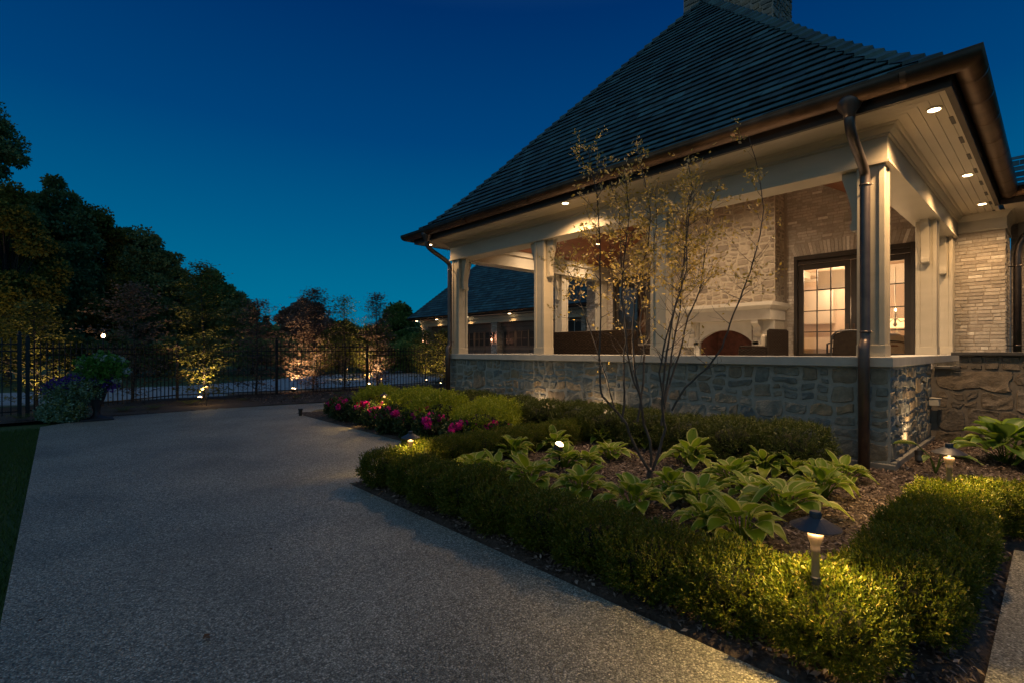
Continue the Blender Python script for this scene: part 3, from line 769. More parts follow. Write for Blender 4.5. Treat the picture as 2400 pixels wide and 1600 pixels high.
# --- chimney
ch = MB(); ch.box(12.62, 4.59, 6.6, 13.86, 6.88, 12.2)
cho = ch.build('chimney', M['mortar'], house)
ch = MB(); stone_field(ch, (12.62, 6.88, 7.0), (0, -1, 0), (-1, 0, 0), 2.29, 5.2, .03, .1, seed=31, res=.1); stone_field(ch, (12.62, 4.59, 7.0), (1, 0, 0), (0, -1, 0), 1.24, 5.2, .03, .08, seed=32, res=.1)
ch.build('chimney_stones', M['stone'], cho)
# --- vaulted cedar ceiling
vb = MB(); zc0 = ZS+.05; sl = .62; yr = (1.8+9.6)/2; hr = 3.9
A0, B0, C0, D0 = (X0+.35, 1.8, zc0), (XW, 1.8, zc0), (X0+.35, 9.6, zc0), (XW, 9.6, zc0)
E0, F0 = (X0+.35+hr, yr, zc0+sl*hr), (XW, yr, zc0+sl*hr)
def planks(mb, P00, P10, P11, P01, n, t=.02, gap=.004):
    """boards laid along the slope: strips across a quad"""
    P00, P10, P11, P01 = map(Vector, (P00, P10, P11, P01))
    nn = (P10-P00).cross(P01-P00).normalized()*t
    for k in range(n):
        a, b_ = k/n+gap/2/max(.01, (P01-P00).length), (k+1)/n-gap/2/max(.01, (P01-P00).length)
        q = [P00.lerp(P01, a), P10.lerp(P11, a), P10.lerp(P11, b_), P00.lerp(P01, b_)]
        mb.add(q+[p+nn for p in q], [(0,1,2,3), (7,6,5,4), (0,4,5,1), (1,5,6,2), (2,6,7,3), (3,7,4,0)])
planks(vb, A0, B0, F0, E0, 30); planks(vb, D0, C0, E0, F0, 30); planks(vb, C0, A0, E0, E0, 30)
vlt = vb.build('vaulted_ceiling', M['ceiling'], house)
for ya, yb in ((1.70, 1.8), (9.6, 9.66)):
    vb = MB(); vb.box(X0+.36, ya, zc0-.02, XW, yb, zc0); vb.build('ceiling_border', M['ceiling'], vlt)
up = Vector((0, 0, .07))
vb = MB(); vb.add([tuple(Vector(p)+up) for p in (A0, B0, F0, E0, C0, D0)], [(0, 1, 2, 3), (5, 4, 3, 2), (4, 0, 3)]); vb.build('ceiling_backing', M['fascia'], vlt)
# --- back wall with openings
DOOR = (1.98, FL, 4.25, 3.63); WIN = (8.15, 1.62, 9.49, 3.67)
w = MB(); wall_with_openings(w, XW+.02, XW+.24, .66, 10.55, .4, 4.05, [DOOR, WIN])
w.add([(XW+.02, 1.75, 4.05), (XW+.02, 9.65, 4.05), (XW+.02, yr, 6.5), (XW+.24, 1.75, 4.05), (XW+.24, 9.65, 4.05), (XW+.24, yr, 6.5)], [(0, 1, 2), (3, 5, 4), (0, 2, 5, 3), (1, 4, 5, 2)])
w.box(XW+.24, .66, .0, 14.2, .84, 4.0); w.box(XW+.24, 10.3, .0, 20, 10.55, 4.1)
bw = w.build('brick_wall', M['brick_mortar'], house)
br = MB(); L = 10.55-.66
ops = [(L-(DOOR[2]-.66)-.0, FL-.4, L-(DOOR[0]-.66), DOOR[3]-.4+.27), (L-(WIN[2]-.66), WIN[1]-.4, L-(WIN[0]-.66), WIN[3]-.4+.27), (10.55-6.84, -1, 10.55-4.41, 6.2), (10.55-1.49, 3.24, L+1, 9)]
ops = [(a-(.0), b_, c+.0, d) for a, b_, c, d in ops]
brick_field(br, (XW+.02, 10.55, .4), (0, -1, 0), (-1, 0, 0), L, 6.0, ops, seed=41, zclip=lambda x, z: not (z > 3.75 and abs((10.55-x)-yr) > hr-(z+.4-zc0)/sl+.15) )
brick_field(br, (XW+.02, .66, 1.37), (1, 0, 0), (0, -1, 0), 1.18, 2.30, seed=42)
brick_field(br, (14.2, 10.55, .0), (-1, 0, 0), (0, 1, 0), 1.2, 4.0, seed=43)
soldier_course(br, (XW+.02, DOOR[2], 0), (0, -1, 0), (-1, 0, 0), DOOR[2]-DOOR[0], DOOR[3]+.005, seed=44)
soldier_course(br, (XW+.02, WIN[2], 0), (0, -1, 0), (-1, 0, 0), WIN[2]-WIN[0], WIN[3]+.005, seed=45)
br.build('bricks', M['brick'], bw)
# frieze and crown over the brick bay
b = MB(); pth = [(14.2, .66), (XW+.005, .66), (XW+.005, Y0-.003)]
b.sweep(pth, [(0, 3.665), (.03, 3.665), (.03, 3.70), (.018, 3.705), (.018, ZB+.30), (.03, ZB+.315), (.05, ZB+.350), (.088, ZB+.395), (.12, ZB+.412), (.12, ZS-.002), (0, ZS-.002)])
b.build('bay_frieze', M['trim'], house)
b = MB(); b.box(12.42, -5, ZS+.001, 15.0, .66, ZS+.02); b.build('soffit_board', M['soffit'], house)
b = MB(); b.box(14.5, -5, ZS-.36, 14.59, .55, ZS); b.build('eave_block', M['trim'], house)
# eave and roof of the main block to the right
b = MB(); pe = [(12.42, .62), (12.42, -6)]
b = MB(); b.sweep([(12.42, -6), (12.42, .765)], [(.0, ZS-.012), (.04, ZS-.012), (.04, ZS+.22), (0, ZS+.22)]); b.build('fascia', M['fascia'], house)
pr2 = [(a-.56, z) for a, z in prof]
b = MB(); b.sweep([(12.42, -6), (12.42, .64)], pr2); b.build('gutter', M['bronze'], house, smooth=True)
b = MB(); slate_plane(b, (12.30, -8, 0), (0, 1, 0), (1, 0, 0), 8.6, ZE, zroof, .85, hip0=False, hip1=False, seed=24, wmin=.25, wmax=.45); b.build('bay_roof', M['slate'], house)
# lower main wall to the right of the bay
w = MB(); w.box(14.6, -6, 0, 14.9, .66, 4.0); bw2 = w.build('brick_wall', M['brick_mortar'], house)
b = MB(); brick_field(b, (14.6, .65, 1.3), (0, -1, 0), (-1, 0, 0), 5.5, 2.5, seed=46); b.build('bricks', M['brick'], bw2)
mb = MB(); dxx, dyy = 13.62, .50
pts = [(12.9, -.35, 4.05), (12.95, -.33, 3.95)]+[(12.95+(dxx-12.95)*(1-math.cos(k*PI/16)) , -.33+(dyy+.33)*math.sin(k*PI/16)**1, 3.9-.5*math.sin(k*PI/16)) for k in range(1, 9)]
pts = [(13.45, -.25, 3.72), (13.45, -.1, 3.735), (13.45, .12, 3.73), (13.45, .30, 3.66), (13.45, .43, 3.55), (13.45, .50, 3.38), (13.45, .52, 3.2), (13.45, .52, 1.2)]
mb.tube(pts, .06, 16)
for z in (3.0, 1.5): mb.box(13.44, .57, z-.01, 13.46, .655, z+.01); mb.lathe((13.45, .52, z-.014), [(.06, 0), (.067, 0), (.067, .028), (.06, .028)], 16)
mb.build('downspout', M['pipe'], house, smooth=True)
# --- fireplace
fp = MB(); fx0, fy0, fy1 = 12.42, 4.47, 6.78
fc = (fy0+fy1)/2
oy0, oy1, oz = fc-.66, fc+.66, 1.92
fp.box(fx0, fy0, FL, XW+.02, oy0, 6.5); fp.box(fx0, oy1, FL, XW+.02, fy1, 6.5); fp.box(fx0, oy0, oz, XW+.02, oy1, 6.5)
fpo = fp.build('fireplace', M['mortar_warm'], house)
for ar in (((fx0, fy1, 2.5), (0, -1, 0), (-1, 0, 0), fy1-fy0, 3.9, .018, .07, 51), ((fx0, fy0, 2.5), (1, 0, 0), (0, -1, 0), XW-fx0, 3.9, .012, .04, 52), ((fx0, oy0-.16, FL), (0, -1, 0), (-1, 0, 0), oy0-.16-fy0, .95, .012, .03, 53), ((fx0, fy1, FL), (0, -1, 0), (-1, 0, 0), fy1-oy1-.16, .95, .012, .03, 54), ((fx0, fy0, FL), (1, 0, 0), (0, -1, 0), XW-fx0, .65, .012, .03, 55)):
    s_ = MB(); stone_field(s_, *ar[:7], seed=ar[7], depth=.010, rough=.006, gap=.008, warp=.07); s_.build('fireplace_stones', M['stone_warm'], fpo)
m_ = MB()
ms = [(XW, 4.42), (11.98, 4.42), (11.98, 6.83), (XW, 6.83)]
m_.sweep(ms, [(-1, 2.36), (.0, 2.36), (.02, 2.385), (.055, 2.41), (.075, 2.43), (.085, 2.44), (.085, 2.52), (-1, 2.52)])
m_.build('mantel_shelf', M['mantel'], fpo)
m_ = MB(); m_.box(12.04, 4.44, 2.12, XW, 6.81, 2.36); m_.build('mantel_frieze', M['mantel'], fpo, bevel=.006)
m_ = MB()
m_.box(12.34, fy0-.005, 1.55, fx0, oy0-.02, 2.12); m_.box(12.34, oy1+.02, 1.55, fx0, fy1+.005, 2.12)
m_.box(12.30, fy0-.03, 1.50, fx0+.3, oy0-.12, 1.55); m_.box(12.30, oy1+.12, 1.50, fx0, fy1+.03, 1.55)
# arched surround
arch = []
for k in range(17):
    a = k/16; y = oy0+(oy1-oy0)*a; z = 1.62 + .30*math.sin(PI*a)**.75
    arch.append((y, z))
vs = [(12.34, y, z) for y, z in arch]+[(12.34, y, 2.12) for y, z in arch]+[(fx0+.05, y, z) for y, z in arch]+[(fx0+.05, y, 2.12) for y, z in arch]
n = 17; fs = []
for k in range(n-1): fs += [(k, k+1, n+k+1, n+k), (k, 2*n+k, 2*n+k+1, k+1)]
m_.add(vs, fs)
m_.box(12.34, oy0-.15, FL, fx0+.02, oy0, 1.62); m_.box(12.34, oy1, FL, fx0+.02, oy1+.15, 1.62)
m_.build('surround', M['mantel'], fpo)
for yc in (oy0-.17, oy1+.17):
    P = [(0, 0), (.28, 0), (.28, -.07), (.22, -.12), (.12, -.16), (.10, -.24), (.13, -.30), (.08, -.36), (0, -.38)]
    m_ = MB(); n = len(P)
    m_.add([(12.34-a, yc+.08, 2.12+z) for a, z in P]+[(12.34-a, yc-.08, 2.12+z) for a, z in P], [list(range(n)), list(range(2*n-1, n-1, -1))]+[(i, i+n, (i+1) % n+n, (i+1) % n) for i in range(n)])
    m_.build('corbel', M['mantel'], fpo)
m_ = MB(); m_.box(12.44, oy0+.002, FL, 12.46, oy0+.004, 1.9)
m_.add([(12.44, oy0+.005, FL), (12.95, oy0+.2, FL), (12.95, oy1-.2, FL), (12.44, oy1-.005, FL), (12.44, oy0+.005, 1.95), (12.95, oy0+.2, 1.95), (12.95, oy1-.2, 1.95), (12.44, oy1-.005, 1.95)], [(0, 1, 5, 4), (1, 2, 6, 5), (2, 3, 7, 6), (4, 5, 6, 7), (0, 3, 2, 1)])
m_.build('firebox', M['firebrick'], fpo)
# --- french door
def glazed_leaf(parent, x, y0, y1, z0, z1, cols, rows, stile=.11, rail_b=.45, rail_t=.13, name='door_leaf', mb_w=.022):
    mb = MB()
    mb.box(x-.025, y0, z0, x+.025, y0+stile, z1); mb.box(x-.025, y1-stile, z0, x+.025, y1, z1)
    mb.box(x-.024, y0+stile, z0, x+.024, y1-stile, z0+rail_b); mb.box(x-.024, y0+stile, z1-rail_t, x+.024, y1-stile, z1)
    if rail_b > .3: mb.box(x-.034, y0+stile+.05, z0+.1, x-.024, y1-stile-.05, z0+rail_b-.09)
    leaf = mb.build(name, M['dark_wood'], parent, bevel=.003)
    a0, a1, b0, b1 = y0+stile, y1-stile, z0+rail_b, z1-rail_t
    mu = MB()
    for c in range(1, cols): yy = a0+(a1-a0)*c/cols; mu.box(x-.018, yy-mb_w/2, b0, x+.018, yy+mb_w/2, b1)
    for r in range(1, rows):
        zz = b0+(b1-b0)*r/rows
        for c in range(cols):
            ya = a0+(a1-a0)*c/cols+(mb_w/2 if c else 0); yb = a0+(a1-a0)*(c+1)/cols-(mb_w/2 if c < cols-1 else 0)
            mu.box(x-.016, ya, zz-.011, x+.016, yb, zz+.011)
    mu.build('muntins', M['dark_wood'], leaf)
    gl = MB(); gl.box(x-.003, a0, b0, x+.003, a1, b1); gl.build('pane', M['glass'], leaf)
    return leaf
df = MB(); y0, z0, y1, z1 = DOOR
df.box(XW-.02, y0, z0, XW+.16, y0+.07, z1); df.box(XW-.02, y1-.07, z0, XW+.16, y1, z1); df.box(XW-.02, y0+.07, z1-.10, XW+.16, y1-.07, z1)
df.box(XW+.03, y0+.07, z1-.20, XW+.14, y1-.07, z1-.102)
dfo = df.build('door_frame', M['dark_wood'], house, bevel=.004)
ym = (y0+y1)/2
l1 = glazed_leaf(dfo, XW+.09, y0+.075, ym-.005, z0, z1-.205, 3, 4); l2 = glazed_leaf(dfo, XW+.09, ym+.005, y1-.075, z0, z1-.205, 3, 4)
for lf, yy, s in ((l2, ym+.06, 1), (l1, ym-.06, -1)):
    hb = MB(); hb.box(XW+.045, yy-.022, 1.72, XW+.062, yy+.022, 2.0); hb.tube([(XW+.055, yy, 1.86), (XW+.0, yy, 1.86), (XW-.005, yy+.13*s, 1.86)], .011, 8); hb.build('door_handle', M['bronze'], lf)
# --- window
wf = MB(); y0, z0, y1, z1 = WIN
wf.box(XW-.02, y0, z0, XW+.14, y0+.07, z1); wf.box(XW-.02, y1-.07, z0, XW+.14, y1, z1); wf.box(XW-.02, y0+.07, z1-.09, XW+.14, y1-.07, z1); wf.box(XW-.04, y0+.07, z0, XW+.14, y1-.07, z0+.06)
wfo = wf.build('window_frame', M['dark_wood'], house, bevel=.004)
glazed_leaf(wfo, XW+.08, y0+.075, y1-.075, z0+.06, z1-.095, 1, 1, stile=.09, rail_b=.09, rail_t=.09, name='sash')
# --- the lit dining room behind the french door, and the dim room behind the window
rm = MB()
rx0, rx1, ry0, ry1, rz1 = XW+.25, 19.2, .86, 7.2, 4.05
rm.box(rx0, ry0, FL-.05, rx1, ry1, FL); rm.box(rx0, ry0, rz1, rx1, ry1, rz1+.05)
rm.box(rx1, ry0, FL, rx1+.05, ry1, rz1); rm.box(rx0, ry1, FL, rx1, ry1+.05, rz1); rm.box(rx0, ry0-.01, FL, rx1, ry0+.01, rz1)
ro = rm.build('interior_room', M['plaster'], house)
t = MB()
for z_, p_ in ((3.75, .10), (3.95, .2)): t.box(rx1-p_, ry0+.01, z_, rx1, ry1, z_+.1)
for y_ in (2.1, 3.9, 5.7): t.box(rx0+.05, y_, 3.82, rx1-.2, y_+.28, rz1-.002)
t.box(rx0+.05, ry1-.1, 3.6, rx1-.1, ry1-.002, 3.9)
t.box(rx1-.55, 1.2, FL, rx1-.05, 2.4, 3.1); t.box(rx1-.5, 4.4, FL, rx1-.05, 6.9, 1.85)
t.box(rx1-.36, 5.0, 2.3, rx1-.04, 6.9, 3.4)
t.box(17.2, 2.55, FL, 17.4, 2.85, 3.8); t.box(17.2, 2.85, 3.25, 17.4, 5.0, 3.8)
t.build('interior_joinery', M['plaster_white'], ro)
point('room_light', (15.6, 3.4, 3.5), 85, (1, .66, .40), .15, ro); point('room_light', (18.2, 4.6, 3.5), 95, (1, .66, .40), .15, ro)
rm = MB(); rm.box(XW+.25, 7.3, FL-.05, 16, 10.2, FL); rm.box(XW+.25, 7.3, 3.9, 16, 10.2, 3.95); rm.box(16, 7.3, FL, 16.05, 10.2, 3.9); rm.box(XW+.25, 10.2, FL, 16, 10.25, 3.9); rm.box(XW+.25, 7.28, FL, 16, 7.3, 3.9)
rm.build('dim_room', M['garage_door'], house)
rm = MB(); rm.box(15.1, 8.0, FL, 15.5, 8.05, 3.5); rm.box(15.1, 9.9, FL, 15.5, 9.95, 3.5); rm.box(15.1, 8.05, 2.0, 15.5, 9.9, 2.04); rm.box(15.1, 8.05, 3.46, 15.5, 9.9, 3.5); rm.box(15.1, 9.0, FL, 15.5, 9.03, 3.46)
tag(rm.build('bookcase', M['ceiling']), 'dark brown shelf unit inside the dim room behind the porch window', 'shelf')
# candle lantern on the shelf
c_ = empty('candle_lantern', (15.3, 9.3, 2.04), 'glowing candle in a small lantern seen through the dark porch window', 'lantern')
b = MB(); b.lathe((15.3, 9.3, 2.04), [(.05, 0), (.05, .22)], 14); b.build('candle', M['flame'], c_)
b = MB(); b.box(15.18, 9.18, 2.04, 15.42, 9.42, 2.055)
for sx in (-.11, .11):
    for sy in (-.11, .11): b.box(15.3+sx-.008, 9.3+sy-.008, 2.055, 15.3+sx+.008, 9.3+sy+.008, 2.42)
b.box(15.18, 9.18, 2.42, 15.42, 9.42, 2.44); b.build('lantern_frame', M['iron'], c_)
point('candle_light', (15.15, 9.15, 2.3), 3.0, AMBER, .04, c_)
# --- recessed downlights
def downlight(loc, power, angle=150, r=.055, tgt=None, can=True, col=WARM):
    x, y, z = loc
    b = MB(); b.lathe((x, y, z-.012), [(r+.018, 0), (r+.018, .010), (r, .011), (r, 0.002)], 24)
    # ring trim then glowing lens
    o = b.build('downlight', M['soffit'], house)
    b = MB(); b.lathe((x, y, z-.0145), [(r, 0), (r, .002)], 24); b.build('lens', M['can'], o)
    spot('downlight_beam', (x, y, z-.03), tgt or (x, y, 0), power, angle, .85, col, r, o)
for loc, pw in (((6.98, .90, ZS), 480), ((9.95, .905, ZS), 210), ((12.1, .905, ZS), 190), ((13.7, -.35, ZS), 120), ((6.62, 5.85, ZS), 400), ((6.76, 10.38, ZS), 130)): downlight(loc, pw)
for (x, y, pw) in ((11.5, 8.92, 190), (9.3, 8.92, 150), (10.9, 2.48, 280), (9.0, 2.48, 200), (10.4, 6.6, 260), (10.4, 4.8, 300)):
    z = zc0+sl*min(x-X0-.35, y-1.8, 9.6-y)
    downlight((x, y, z-.005), pw*1.6, 132, col=(1, .70, .43))
# --- brown retaining wall by the pier
rw = empty('retaining_wall', (9.75, -1.0, 0), 'brown rough stone retaining wall with a thin dark cap beside the porch pier', 'wall')
b = MB(); b.box(9.80, -4.0, -.05, 10.3, 1.30, 1.13); b.box(9.80, -4.0, 1.13, 10.3, .98, 1.335); b.build('wall_core', M['mortar_brown'], rw)
b = MB(); stone_field(b, (9.80, 1.25, .0), (0, -1, 0), (-1, 0, 0), 5.2, 1.12, .06, .22, seed=61, depth=.022, rough=.030, gap=.006, jit=.02, warp=.09); stone_field(b, (9.80, .98, 1.125), (0, -1, 0), (-1, 0, 0), 4.9, .21, .02, .06, seed=62, depth=.022, rough=.02, gap=.005)
b.build('wall_stones', M['stone_brown'], rw)
b = MB(); b.box(9.68, -4.0, 1.337, 10.35, 1.06, 1.385); b.box(9.68, 1.065, 1.135, 10.35, 1.252, 1.175); b.box(9.68, .96, 1.135, 9.79, 1.062, 1.175); b.build('wall_cap', M['bluestone'], rw, bevel=.006)
b = MB(); b.box(10.36, -4, .9, 13.0, .64, 1.2); b.build('landing', M['bluestone'], rw)
# small wall vent on the pier
b = MB(); b.box(9.50, 1.17, .60, 9.62, 1.285, .70); b.box(9.485, 1.155, .70, 9.635, 1.285, .712)
tag(b.build('wall_vent', M['white_metal'], bevel=.006), 'small pale box vent fixed to the stone pier', 'vent')
# ================================================================== FURNITURE AND ROOM THINGS
def wicker_panel(mb, o, u, v, n, w, h, t=.05, cw=.05):
    """basket weave: rows of short rounded bars going over and under"""
    o, u, v, n = map(Vector, (o, u, v, n)); rows = int(h/.028); cols = max(2, int(w/cw)); 
    mb.add([o, o+u*w, o+u*w+v*h, o+v*h, o-n*t, o+u*w-n*t, o+u*w+v*h-n*t, o+v*h-n*t], [(0,1,2,3), (7,6,5,4), (0,4,5,1), (1,5,6,2), (2,6,7,3), (3,7,4,0)])
    for r in range(rows):
        z0 = h*r/rows+.003; z1 = h*(r+1)/rows-.003
        for c in range(cols):
            d = .010 if (r+c) % 2 else .003
            a0 = w*c/cols+.002; a1 = w*(c+1)/cols-.002; zm = (z0+z1)/2
            q = [o+u*a0+v*z0+n*.001, o+u*a1+v*z0+n*.001, o+u*a1+v*zm+n*d, o+u*a0+v*zm+n*d, o+u*a1+v*z1+n*.001, o+u*a0+v*z1+n*.001]
            mb.add(q, [(0,1,2,3), (3,2,4,5)])
def wicker_seat(name, loc, rz, w, label, cat, pillow=False, hb=.88, dark=False):
    """armchair or sofa facing +x at rz = 0"""
    ca, sa = math.cos(rz), math.sin(rz)
    root = empty(name, loc, label, cat, 'woven porch furniture')
    L = Vector(loc)
    def T(x, y, z): return (L.x+x*ca-y*sa, L.y+x*sa+y*ca, L.z+z)
    def X(mb): mb.v = [T(*p) for p in mb.v]; return mb
    hw = w/2
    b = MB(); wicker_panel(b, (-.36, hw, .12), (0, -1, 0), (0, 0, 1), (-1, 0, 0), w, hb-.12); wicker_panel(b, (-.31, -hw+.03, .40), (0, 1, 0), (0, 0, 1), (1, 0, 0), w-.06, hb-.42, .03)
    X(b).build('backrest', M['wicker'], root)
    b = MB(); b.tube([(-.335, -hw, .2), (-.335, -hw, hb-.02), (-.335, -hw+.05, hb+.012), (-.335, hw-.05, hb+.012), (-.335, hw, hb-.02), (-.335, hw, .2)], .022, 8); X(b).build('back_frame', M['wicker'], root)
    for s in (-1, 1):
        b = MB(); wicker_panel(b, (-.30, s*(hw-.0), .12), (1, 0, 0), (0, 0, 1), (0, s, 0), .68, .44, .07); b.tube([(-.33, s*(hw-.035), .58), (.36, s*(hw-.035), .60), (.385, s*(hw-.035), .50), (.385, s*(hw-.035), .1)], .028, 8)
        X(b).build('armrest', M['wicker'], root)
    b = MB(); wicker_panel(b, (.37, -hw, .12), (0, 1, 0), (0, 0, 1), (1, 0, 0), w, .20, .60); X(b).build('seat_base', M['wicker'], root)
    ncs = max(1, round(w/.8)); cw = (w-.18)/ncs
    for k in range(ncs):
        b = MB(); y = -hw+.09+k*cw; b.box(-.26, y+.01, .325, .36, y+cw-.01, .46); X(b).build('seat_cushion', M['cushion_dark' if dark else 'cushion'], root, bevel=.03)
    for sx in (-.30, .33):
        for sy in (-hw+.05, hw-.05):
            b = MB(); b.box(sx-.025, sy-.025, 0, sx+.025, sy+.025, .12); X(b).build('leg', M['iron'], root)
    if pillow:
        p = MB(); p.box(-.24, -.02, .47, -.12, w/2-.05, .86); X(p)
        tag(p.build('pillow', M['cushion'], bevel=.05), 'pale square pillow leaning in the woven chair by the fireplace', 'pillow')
    return root
def look(x, y, F):
    p = atdist(x, y, F); return (p.x, p.y)
# long sofa backing onto the porch wall
wicker_seat('wicker_sofa', (8.6, 6.7, FL), 0.0, 2.45, 'long brown woven sofa with its back to the porch wall', 'sofa', hb=.88)
px, py = look(1790, 800, 11.5)
wicker_seat('wicker_armchair', (px, py, FL), R(78), .74, 'brown woven armchair standing in front of the fireplace', 'armchair', pillow=True, hb=.95)
# low dining chair close to the door
def sling_chair(loc, rz, label):
    root = empty('sling_chair', loc, label, 'chair', 'woven porch furniture'); ca, sa = math.cos(rz), math.sin(rz); L = Vector(loc)
    def X(mb): mb.v = [(L.x+x*ca-y*sa, L.y+x*sa+y*ca, L.z+z) for x, y, z in mb.v]; return mb
    b = MB(); n = 9; vs = []
    for i in range(n):
        a = i/(n-1); hh = .80 + .06*math.sin(PI*a)**.5; y = -.27+.54*a; xb = -.28-.05*math.sin(PI*a)
        vs += [(xb+.10, y, .44), (xb, y, hh), (xb+.085, y, .44), (xb-.015, y, hh)]
    fs = []
    for i in range(n-1):
        k = i*4; fs += [(k, k+1, k+5, k+4), (k+2, k+6, k+7, k+3), (k+1, k+3, k+7, k+5)]
    b.add(vs, fs); X(b).build('backrest', M['cushion_dark'], root)
    b = MB(); P = [(-.20, -.30, 0), (-.20, -.30, .45), (-.30, -.30, .78), (-.31, -.22, .86), (-.335, 0, .88), (-.31, .22, .86), (-.30, .30, .78), (-.20, .30, .45), (-.20, .30, 0)]
    b.tube(P, .018, 8)
    for s in (-1, 1): b.tube([(.26, s*.28, 0), (.26, s*.28, .64), (-.25, s*.29, .66)], .018, 8)
    X(b).build('frame', M['iron'], root)
    b = MB(); b.box(-.18, -.27, .42, .26, .27, .47); X(b).build('seat', M['cushion_dark'], root, bevel=.01)
px, py = look(1985, 800, 9.6)
sling_chair((px, py, FL), R(25), 'dark sling chair with a rounded back standing before the lit french door')
# chandelier
cl = Vector((15.4, 1.95, 2.62)); cp_ = atdist(2098, 735, 12.6); cl = Vector((cp_.x, cp_.y, 2.25))
ch = empty('chandelier', cl, 'branched cream chandelier glowing inside the dining room behind the french door', 'chandelier')
b = MB(); b.lathe(cl+Vector((0, 0, -.25)), [(.01, 0), (.05, .05), (.02, .12), (.035, .2), (.02, .3), (.045, .4), (.015, .5), (.012, 1.5)], 12); b.build('stem', M['mantel'], ch, smooth=True)
for k in range(6):
    a = k*PI/3+.2; d = Vector((math.cos(a), math.sin(a), 0))
    b = MB(); b.tube([cl, cl+d*.12+Vector((0, 0, -.12)), cl+d*.26+Vector((0, 0, -.10)), cl+d*.34+Vector((0, 0, .03))], .011, 6); b.lathe(cl+d*.34+Vector((0, 0, .03)), [(.035, 0), (.04, .012), (.012, .014), (.012, .09)], 10); ar = b.build('arm', M['mantel'], ch)
    b = MB(); b.lathe(cl+d*.34+Vector((0, 0, .12)), [(.006, 0), (.018, .025), (.012, .05), (.002, .075)], 8); b.build('bulb', M['bulb'], ar)
point('chandelier_light', cl+Vector((0, 0, .25)), 28, (1, .6, .3), .3, ch)
# table lamp, round chair, counter things
tl = atdist(2102, 760, 14.8)
t_ = empty('table_lamp', (tl.x, tl.y, 1.68), 'glowing drum-shaded lamp deep in the dining room', 'lamp')
b = MB(); b.lathe((tl.x, tl.y, 1.68), [(.08, 0), (.08, .02), (.03, .05), (.06, .16), (.02, .3), (.012, .42)], 14); b.build('lamp_base', M['mantel'], t_, smooth=True)
b = MB(); b.lathe((tl.x, tl.y, 2.08), [(.24, 0), (.22, .26)], 20); b.build('lamp_shade', M['shade'], t_)
sb = MB(); sb.box(tl.x-.25, tl.y-.7, FL, tl.x+.25, tl.y+.7, 1.64); sb.box(tl.x-.28, tl.y-.75, 1.64, tl.x+.28, tl.y+.75, 1.68)
tag(sb.build('sideboard', M['plaster_white'], bevel=.006), 'pale sideboard carrying the glowing lamp in the dining room', 'sideboard')
ac = atdist(2098, 800, 12.0)
root = empty('dining_chair', (ac.x, ac.y, FL), 'cream chair with a curved iron back rail inside the dining room', 'chair')
b = MB(); b.lathe((ac.x, ac.y, FL+.30), [(.30, 0), (.33, .06), (.33, .14), (.28, .17)], 20); b.build('seat', M['cushion'], root, smooth=True)
b = MB(); b.lathe((ac.x-.30, ac.y, FL+.62), [(.26, -.06), (.30, -.03), (.30, .03), (.26, .06)], 20, axis=(1, 0, .12)); b.build('backrest', M['cushion'], root, smooth=True)
b = MB(); b.tube([(ac.x-.36, ac.y-.34, FL), (ac.x-.38, ac.y-.34, FL+.6)]+[(ac.x-.39, ac.y-.34*math.cos(a), FL+.6+.13*math.sin(a)) for a in [k*PI/8 for k in range(1, 8)]]+[(ac.x-.38, ac.y+.34, FL+.6), (ac.x-.36, ac.y+.34, FL)], .014, 6)
for s in (-1, 1): b.tube([(ac.x+.2, ac.y+s*.2, FL), (ac.x+.2, ac.y+s*.2, FL+.32)], .014, 6)
b.build('frame', M['iron'], root)
b = MB(); P0 = Vector((ac.x+.25, ac.y-.05, FL+.66))
b.lathe(P0, [(.02, -.02), (.13, 0), (.18, .07), (.16, .15), (.09, .20), (.01, .22)], 14)
for q in range(14):
    d = Vector((random.gauss(0, 1), random.gauss(0, 1), abs(random.gauss(0, 1)))).normalized(); b.lathe(P0+d*.12+Vector((0, 0, .06)), [(.005, -.035), (.035, -.02), (.035, .02), (.005, .035)], 6, axis=tuple(d))
tag(b.build('flower_bowl', M['dark_cloth'], smooth=True), 'dark rounded arrangement standing behind the cream dining chair', 'centrepiece')
tb = MB(); tb.lathe((ac.x+.25, ac.y-.05, FL), [(.25, 0), (.22, .04), (.05, .08), (.05, .58), (.3, .6), (.62, .605), (.62, .64), (.3, .645)], 24); tag(tb.build('dining_table', M['ceiling']), 'round wooden table behind the cream dining chair', 'table')
cm = atdist(1962, 798, 13.6)
r_ = empty('coffee_machine', (cm.x, cm.y, 1.46), 'small dark coffee machine on the counter behind the left door leaf', 'coffee machine')
b = MB(); b.box(cm.x-.12, cm.y-.10, 1.46, cm.x+.12, cm.y+.10, 1.50); b.box(cm.x+.04, cm.y-.10, 1.50, cm.x+.12, cm.y+.10, 1.78); b.box(cm.x-.12, cm.y-.10, 1.70, cm.x+.04, cm.y+.10, 1.80); b.build('machine_body', M['iron'], r_, bevel=.008)
b = MB(); b.lathe((cm.x-.05, cm.y, 1.50), [(.04, 0), (.05, .05), (.04, .12)], 12); b.build('jug', M['white_metal'], r_)
b = MB(); b.box(cm.x-.25, cm.y-.5, FL, cm.x+.3, cm.y+1.5, 1.42); b.box(cm.x-.28, cm.y-.53, 1.42, cm.x+.33, cm.y+1.53, 1.46); tag(b.build('kitchen_counter', M['plaster_white'], bevel=.004), 'pale kitchen counter carrying the coffee machine', 'counter')

